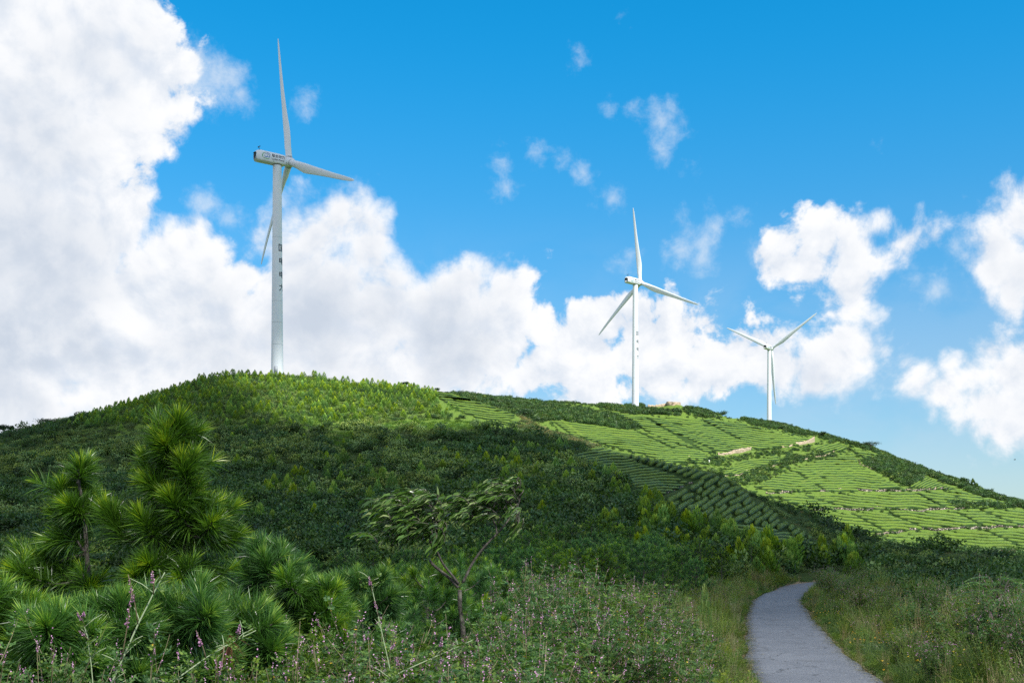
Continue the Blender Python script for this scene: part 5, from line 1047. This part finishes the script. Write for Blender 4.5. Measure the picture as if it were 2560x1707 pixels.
# ---------------------------------------------------------------- wind-bent tree and other single plants
def drooping(c, d, n, L, rng, lf, ll=.10, lw=.026, pull=np.array([-1.,0,-.5])):
    """a spray: curved rachis with long narrow leaflets swept by the wind"""
    m=c+d*L*.5; e=m+unit(d*.4+pull)*L*.7; P=bez(c,m+np.array([0,0,.04]),e,6); t=np.linspace(.15,1,n); q=along(P,t); T=unit(along(P,np.clip(t+.1,0,1.0))-along(P,t-.1)); s=rng.normal(0,1,(n,3)); dd=T*.6+pull*.7+s*.22
    V,Q,T_,a=blades(q,dd,ll*rng.uniform(.7,1.2,n),lw,np.clip(rng.random(n)**1.3,0,1),.6,rng); lf.add(V,Q,T_,a); return P
def bent_tree():
    rng=np.random.default_rng(51); Y=12.5; e=empty('wind_bent_tree'); tag(e,'slender forked tree with drooping glossy leaves swept sideways by the wind','tree')
    def br(pts,r0,r1,dy=0): 
        P=np.array([W_(x,y,Y+dy*i/max(1,len(pts)-1)) for i,(x,y) in enumerate(pts)]); k=np.linspace(0,1,len(P)); t=np.linspace(0,1,26); Q=np.stack([np.interp(t,k,P[:,i]) for i in range(3)],1); Q=np.stack([np.convolve(np.pad(Q[:,i],2,mode='edge'),np.ones(5)/5,'valid') for i in range(3)],1); return Q,np.linspace(r0,r1,26)
    base=W_(1157,1560,Y); g0=gz(base[0],Y); o=np.array([base[0]+.02,Y,g0]); e.location=tuple(o); w_=G(); lf=G()
    segs=[br([(1160,1640),(1157,1560),(1150,1520),(1149,1470)],.030,.023),br([(1149,1472),(1129,1448),(1102,1427),(1079,1409),(1072,1395),(1078,1381),(1086,1372)],.019,.012,.1),br([(1150,1464),(1134,1441),(1113,1418),(1100,1397),(1093,1374),(1074,1356),(1071,1330),(1090,1290),(1075,1258)],.015,.006,-.15),
          br([(1154,1464),(1171,1425),(1189,1393),(1214,1361),(1242,1335),(1267,1308),(1290,1270),(1308,1240),(1280,1212)],.016,.005,.15),br([(1242,1335),(1240,1312),(1222,1280),(1190,1265)],.010,.005,.1),br([(1086,1372),(1070,1345),(1040,1320),(1000,1320)],.013,.005,.1),br([(1079,1362),(1098,1310),(1085,1262),(1050,1252)],.010,.004,.3)]
    segs[0][0][0]=o+[0,0,-.1]
    for P,r in segs: w_.tube(P-o,r,8)
    def spray(x,y,dx,dy,n=14,L=.42,yy=0.0,ll=.11):
        c=W_(x,y,Y+yy+rng.uniform(-.3,.3)); d=unit(np.array([dx,rng.normal(0,.3),dy])); P=drooping(c-o,d,n,L,rng,lf,ll); w_.tube(P,np.linspace(.007,.003,len(P)),4)
    # left crown: sprays start on the upper boughs and stream towards the left
    for _ in range(160):
        t=rng.random(); x=1088-150*t*rng.random()+rng.normal(0,12); top=np.interp(x,[930,980,1015,1050,1080,1110],[1330,1290,1262,1250,1250,1275]); y=top+rng.random()**1.1*(108*(1-abs(x-1040)/260)); spray(x,y,rng.uniform(-.6,.9),rng.uniform(.1,.9),n=15,L=rng.uniform(.22,.42),ll=.12)
    for _ in range(14): spray(rng.uniform(1085,1110),rng.uniform(1295,1350),.5,-.5,n=8,L=.2)
    # right crown
    for _ in range(120):
        x=rng.uniform(1165,1300); top=np.interp(x,[1150,1180,1215,1250,1280,1305],[1295,1262,1248,1250,1222,1225]); y=top+rng.random()**1.2*np.interp(x,[1165,1230,1290],[35,62,60]); spray(x,y,rng.uniform(-.6,.8),rng.uniform(.1,.8),n=14,L=rng.uniform(.2,.38),yy=.2)
    for _ in range(9): spray(rng.uniform(1270,1292),rng.uniform(1203,1225),.6,.4,n=11,L=.25,yy=.2)
    for _ in range(8): spray(rng.uniform(1285,1308),rng.uniform(1275,1300),.2,-.8,n=8,L=.2,yy=.2)
    w_.obj('trunk',M['bark'],e,True); lf.obj('crown',M['windleaf'],e)
bent_tree()
def fern_tree():
    rng=np.random.default_rng(61); Y=24; x=(2500-CX)/F*Y; g=gz(x,Y); e=empty('feathery_tree',(x,Y,g)); tag(e,'low feathery-leaved tree with bright arching fronds on the outer verge','tree'); st=G(); lf=G(); top=(H0-1440)/F*Y-g
    st.tube(np.array([[0,0,-.1],[.05,0,top*.4],[-.05,0,top*.75]]),[.05,.04,.025],7)
    for i in range(46):
        a=rng.uniform(0,6.28); l=rng.uniform(.35,.85); z=top*rng.uniform(.45,1.0); o=np.array([0,0,min(z,top*.75)]); r0=rng.uniform(0,.45); c=np.array([math.cos(a)*r0,math.sin(a)*r0,z]); st.tube(bez(o,(o+c)/2+[0,0,.05],c,4),[.012,.01,.007,.006],4)
        e2=c+np.array([math.cos(a)*l,math.sin(a)*l,-.22*l]); P=bez(c,(c+e2)/2+[0,0,.22*l],e2,8); st.tube(P,np.linspace(.005,.002,8),3); n=22; t=np.linspace(.1,1,n); q=along(P,t); T=unit(e2-c); s=np.array([-T[1],T[0],0])
        for sg in(-1,1): V,Q,aa=diamonds(q,s*sg+T*.4+np.array([0,0,-.25])+rng.normal(0,.08,(n,3)),np.tile([0,0,1.],(n,1)),.13*(1.15-t*.7),.024,np.clip(rng.random(n),0,1)); lf.add(V,Q,None,aa)
    st.obj('trunk',M['bark'],e); lf.obj('crown',M['fern'],e)
fern_tree()
def single(name,g,m,px,pbase,ptop,Y,label,cat,unith=1.0,wide=1.0,trunk=None,zb=None):
    x=(px-CX)/F*Y; zb_=gz(x,Y) if zb is None else zb; h=(H0-ptop)/F*Y-zb_; e=empty(name,(x,Y,zb_)); tag(e,label,cat)
    s=h/unith; o=g.obj('crown' if trunk else 'blades',M[m],e); o.scale=(s*wide,s*wide,s)
    if trunk: t=G(); t.tube(np.array([[0,0,-.2],[.02*h,0,h*.3],[-.01*h,0,h*.8]]),[.035*h,.028*h,.010*h],7); 
    if trunk and trunk>1:
        rng=np.random.default_rng(int(px)); 
        for i in range(7): a=rng.uniform(0,6.28); z=h*rng.uniform(.25,.7); t.tube(np.array([[0,0,z],[math.cos(a)*h*.2*wide,math.sin(a)*h*.2*wide,z+h*.13]]),[.014*h,.006*h],5)
    if trunk: t.obj('trunk',M['bark'],e,True)
    return e
single('pampas_clump',tussock(900,260,1.2,.012,.5,rad=.10,droop=1.9),'weed',2204,0,1412,60,'big clump of arching long-bladed grass beyond the outer verge','grass clump',1.0,.55)
single('upright_weed',conifer(901,260,.10,.022),'weed',1762,0,1458,34,'tall narrow dark green weed rising alone from the inner verge','weed',1.0,.42)
def flat_tree(px,pb,pt,wpx,Y,label,seed):
    k=Y/F; h=(pb-pt)*k; rng=np.random.default_rng(seed); x=(px-CX)/F*Y; z=(H0-pb)/F*Y; e=empty('ridge_tree',(x,Y,z-.4)); tag(e,label,'tree'); g=G(); t=G(); t.tube(np.array([[0,0,-.5],[.1*h,0,h*.5],[0,0,h*.85]]),[.07*h,.05*h,.02*h],6)
    for i in range(9):
        c=np.array([rng.uniform(-.5,.5)*wpx*k,rng.uniform(-.3,.3)*wpx*k,h*rng.uniform(.6,1.0)]); t.tube(np.array([[.08*h,0,h*.45],c*[.6,.6,.9],c]),[.03*h,.02*h,.01*h],4); n=110; q=c+rng.normal(0,1,(n,3))*np.array([.16*wpx*k,.16*wpx*k,.09*h]); d=rng.normal(0,1,(n,3)); V,Q,a=diamonds(q,d,rng.normal(0,1,(n,3))+[0,0,1.5],.09*h+.12,.06*h+.06,rng.random(n)*.6); g.add(V,Q,None,a)
    g.obj('crown',M['shrub'],e); t.obj('trunk',M['bark'],e)
flat_tree(118,1062,1044,46,312,'dark flat-topped tree on the skyline of the near hill shoulder',1)
flat_tree(8,1082,1062,22,318,'dark dense tree at the very end of the near hill skyline',2)
flat_tree(25,1078,1062,12,322,'thin dark tree just inside the last one on the near skyline',3)
flat_tree(1010,964,953,16,320,'tiny ragged tree on the crest beside the young pines',4)
flat_tree(1090,977,968,12,318,'tiny low bush-like tree on the crest above the sunlit tea',5)
flat_tree(1236,1002,988,18,520,'small ragged tree breaking the skyline behind the sunlit tea shoulder',6)
flat_tree(1308,1045,1020,52,276,'dark round tree on the ridge where the sunlit tea ends',7)
flat_tree(2057,1090,1079,12,640,'small tree at the break of the far ridge past the smallest turbine',8)
flat_tree(2176,1118,1103,34,560,'round dark tree standing above the far ridge thicket',9)
flat_tree(1800,1046,1028,26,690,'small round tree on the ridge between the two sunlit turbines',10)
flat_tree(2412,1220,1194,22,490,'broad dark tree beside the two pointed conifers on the far ridge',11)
flat_tree(2473,1243,1222,14,470,'small dark tree on the far ridge downhill from the conifers',12)
for i,(px,pb,pt,w_,lab) in enumerate([(2432,1226,1197,.9,'taller of the two pointed conifers on the far ridge'),(2442,1232,1207,.9,'shorter of the two pointed conifers on the far ridge')]):
    Y=480; single('conifer',conifer(930+i,260,.16,.06),'shrub',px,0,pt,Y,lab,'conifer',1.0,.95,1,(H0-pb)/F*Y)
def bushes():
    rng=np.random.default_rng(71); pr=[]
    for i in range(4):
        g=dome_shrub(950+i,1500,r=1,h=1.05,L=.11,Wd=.06,lumps=12); t=G()
        for j in range(8): a=rng.uniform(0,6.28); t.tube(np.array([[0,0,-.1],[math.cos(a)*.3,math.sin(a)*.3,.4],[math.cos(a)*.55,math.sin(a)*.55,.8]]),[.03,.02,.01],4)
        pr.append([('branches',t.mesh('branches',[M['bark']])),('leaves',g.mesh('leaves',[M['shrub']]))])
    k=0
    for j in range(400):
        Y=rng.uniform(50,84); px=rng.uniform(2080,2680); x=(px-CX)/F*Y
        if path_dist(x,Y)[0]<4.5: continue
        g=gz(x,Y); top=np.interp(px,[2080,2180,2300,2400,2560],[1415,1400,1378,1385,1372])+ (84-Y)*1.3+rng.uniform(-4,16); h=(H0-top)/F*Y-g
        if h<1: continue
        e=pine_obj(pr[k%4],'leafy_bush',(x,Y,g-.1),h/1.25,rng.uniform(0,6.28),'dark leafy bush in the thicket beyond the outer verge','leafy bushes beyond the outer verge','bush'); k+=1
        if k>=46: break
bushes()

# ---------------------------------------------------------------- undergrowth and verge
def wispy(seed,ns=26,h=1.,leaf=.045,flower=0):
    rng=np.random.default_rng(seed); g=G(); fl=G()
    for i in range(ns):
        a=rng.uniform(0,6.28); r=rng.uniform(0,.35); hh=h*rng.uniform(.6,1.05); o=np.array([rng.normal(0,.08),rng.normal(0,.08),-.05]); e=np.array([math.cos(a)*r,math.sin(a)*r,hh]); P=bez(o,(o+e)/2+[0,0,.12*h],e,5)
        V,Q,T,a_=blades(P[:-1],np.diff(P,axis=0),np.linalg.norm(np.diff(P,axis=0),axis=1)*1.25,.006,.75,0,rng); g.add(V,Q,T,a_)
        n=26; t=.15+.85*rng.random(n); c=along(P,t); d=rng.normal(0,1,(n,3)); d[:,2]=np.abs(d[:,2])*.6; V,Q,a_=diamonds(c,d,rng.normal(0,1,(n,3)),leaf*rng.uniform(.6,1.3,n),leaf*.3,np.clip(rng.random(n)*.9,0,1)); g.add(V,Q,None,a_)
    return g
def verge():
    rng=np.random.default_rng(81); n=42000
    y=np.sqrt(rng.uniform(2.5**2,96**2,n)); x=rng.uniform(-.56,.56,n)*y; px,py,z=in_px(x,y); pdx=path_dist(x,y)
    dens=np.where(y<14,.7,np.where(pdx<12,1.0,.4)); ok=(pdx>1.36+.3*vnoise(x,y,1.3,5))&(rng.random(n)<dens); x,y,z,px,pdx=[a[ok] for a in (x,y,z,px,pdx)]; n=len(x)
    K=rng.choice([0,1,2,3,4,5],n,p=[.26,.20,.14,.10,.12,.18]); nz=vnoise(x,y,5,3); K[(nz>.62)&(rng.random(n)<.7)]=4; K[(px<1100)&(K==5)]=2
    edge_=pdx<1.9; K[edge_]=rng.choice([2,4,6,5],edge_.sum(),p=[.3,.35,.2,.15])
    sc=rng.uniform(.55,1.15,n)*np.interp(pdx,[1.35,1.7,2.2,3.5,7],[.28,.55,1.0,1.35,1.35]); sc*=np.where(y<10,.75,1)
    right_tall=(px>1900)&(pdx>5); sc=np.where(right_tall,sc*1.15,sc)
    pr=[proto('s',wispy(1000,26),'weed'),proto('s',wispy(1001,30,.9,.035),'weed'),proto('s',dome_shrub(1002,520,.45,.55,.055,.03),'weed'),proto('s',tussock(1003,70,.9,.012,.5,rad=.12,droop=.8),'greygrass'),proto('s',tussock(1004,90,.75,.010,.55,rad=.14,droop=.9),'weed'),proto('s',wispy(1005,30,.95,.03),'drygrass'),proto('s',tussock(1006,80,.5,.010,.9,rad=.2),'drygrass')]
    scatter('undergrowth',pr,np.stack([x,y,z-.03],1),K,sc,rng,'mixed weeds, grass and low herbs carpeting the verges and under the pines','undergrowth',.15)
    print('undergrowth',n)
    # small flowers and fallen leaves
    def flower(m,seed,s,nf):
        r=np.random.default_rng(seed); g=G(); c=r.normal(0,.22,(nf,3)); c[:,2]=np.abs(r.normal(.0,.12,nf)); 
        for k in range(6): V,Q,a=diamonds(c,np.c_[r.normal(0,1,(nf,2)),r.normal(.3,.4,nf)],r.normal(0,1,(nf,3))+[0,0,1],s,s*.6,r.random(nf)); g.add(V,Q,None,a)
        return proto('s',g,m)
    n=2600; y=np.sqrt(rng.uniform(18**2,80**2,n)); x=rng.uniform(.0,.52,n)*y; px,py,z=in_px(x,y); pdx=path_dist(x,y); ok=(pdx>2.4)&(pdx<14)&(vnoise(x,y,6,12)>.35); x,y,z,pdx=[a[ok] for a in (x,y,z,pdx)]; hz=np.interp(pdx,[2,4],[.45,.8])
    scatter('pink_blossom',[flower('pink',1,.026,16),flower('pink',2,.022,10)],np.stack([x,y,z+hz*rng.uniform(.7,1.1,len(x))],1),rng.integers(0,2,len(x)),np.ones(len(x)),rng,'tiny pink blossoms sprinkled through the weeds of both verges','flowers')
    n=700; y=np.sqrt(rng.uniform(18**2,60**2,n)); x=rng.uniform(.05,.45,n)*y; px,py,z=in_px(x,y); pdx=path_dist(x,y); ok=(pdx>1.9)&(pdx<4.2)&((px>1900)&(rng.random(n)<.9)|(rng.random(n)<.10)); x,y,z,pdx=[a[ok] for a in (x,y,z,pdx)]
    scatter('yellow_daisies',[flower('yellow',3,.035,4),flower('yellow',4,.04,2)],np.stack([x,y,z+np.interp(pdx,[1.7,4],[.2,.65])],1),rng.integers(0,2,len(x)),np.ones(len(x)),rng,'small yellow daisies dotted along the path edge','flowers')
    # litter on the path edge
    n=2600; k=rng.integers(0,240,n); P=PATHD[k]; T=unit(np.gradient(PATHD,axis=0))[k]; s=rng.choice([-1,1],n); off=s*(1.5-np.abs(rng.normal(0,.16,n))); q=P+np.stack([-T[:,1],T[:,0]],1)*off[:,None]+T*rng.uniform(-.1,.1,n)[:,None]; z=height(q[:,0],q[:,1])+.075
    g=G(); r=rng; c=np.c_[r.normal(0,.07,(9,2)),np.zeros(9)+.01]; V,Q,a=diamonds(c,np.c_[r.normal(0,1,(9,2)),r.normal(.1,.1,9)],np.tile([0,0,1.],(9,1)),.05,.02,r.random(9)); g.add(V,Q,None,a)
    scatter('leaf_litter',[proto('s',g,'drygrass')],np.c_[q,z],np.zeros(n),rng.uniform(.6,1.3,n),rng,'dry leaf litter gathered along the asphalt edges','litter',.05)
verge()
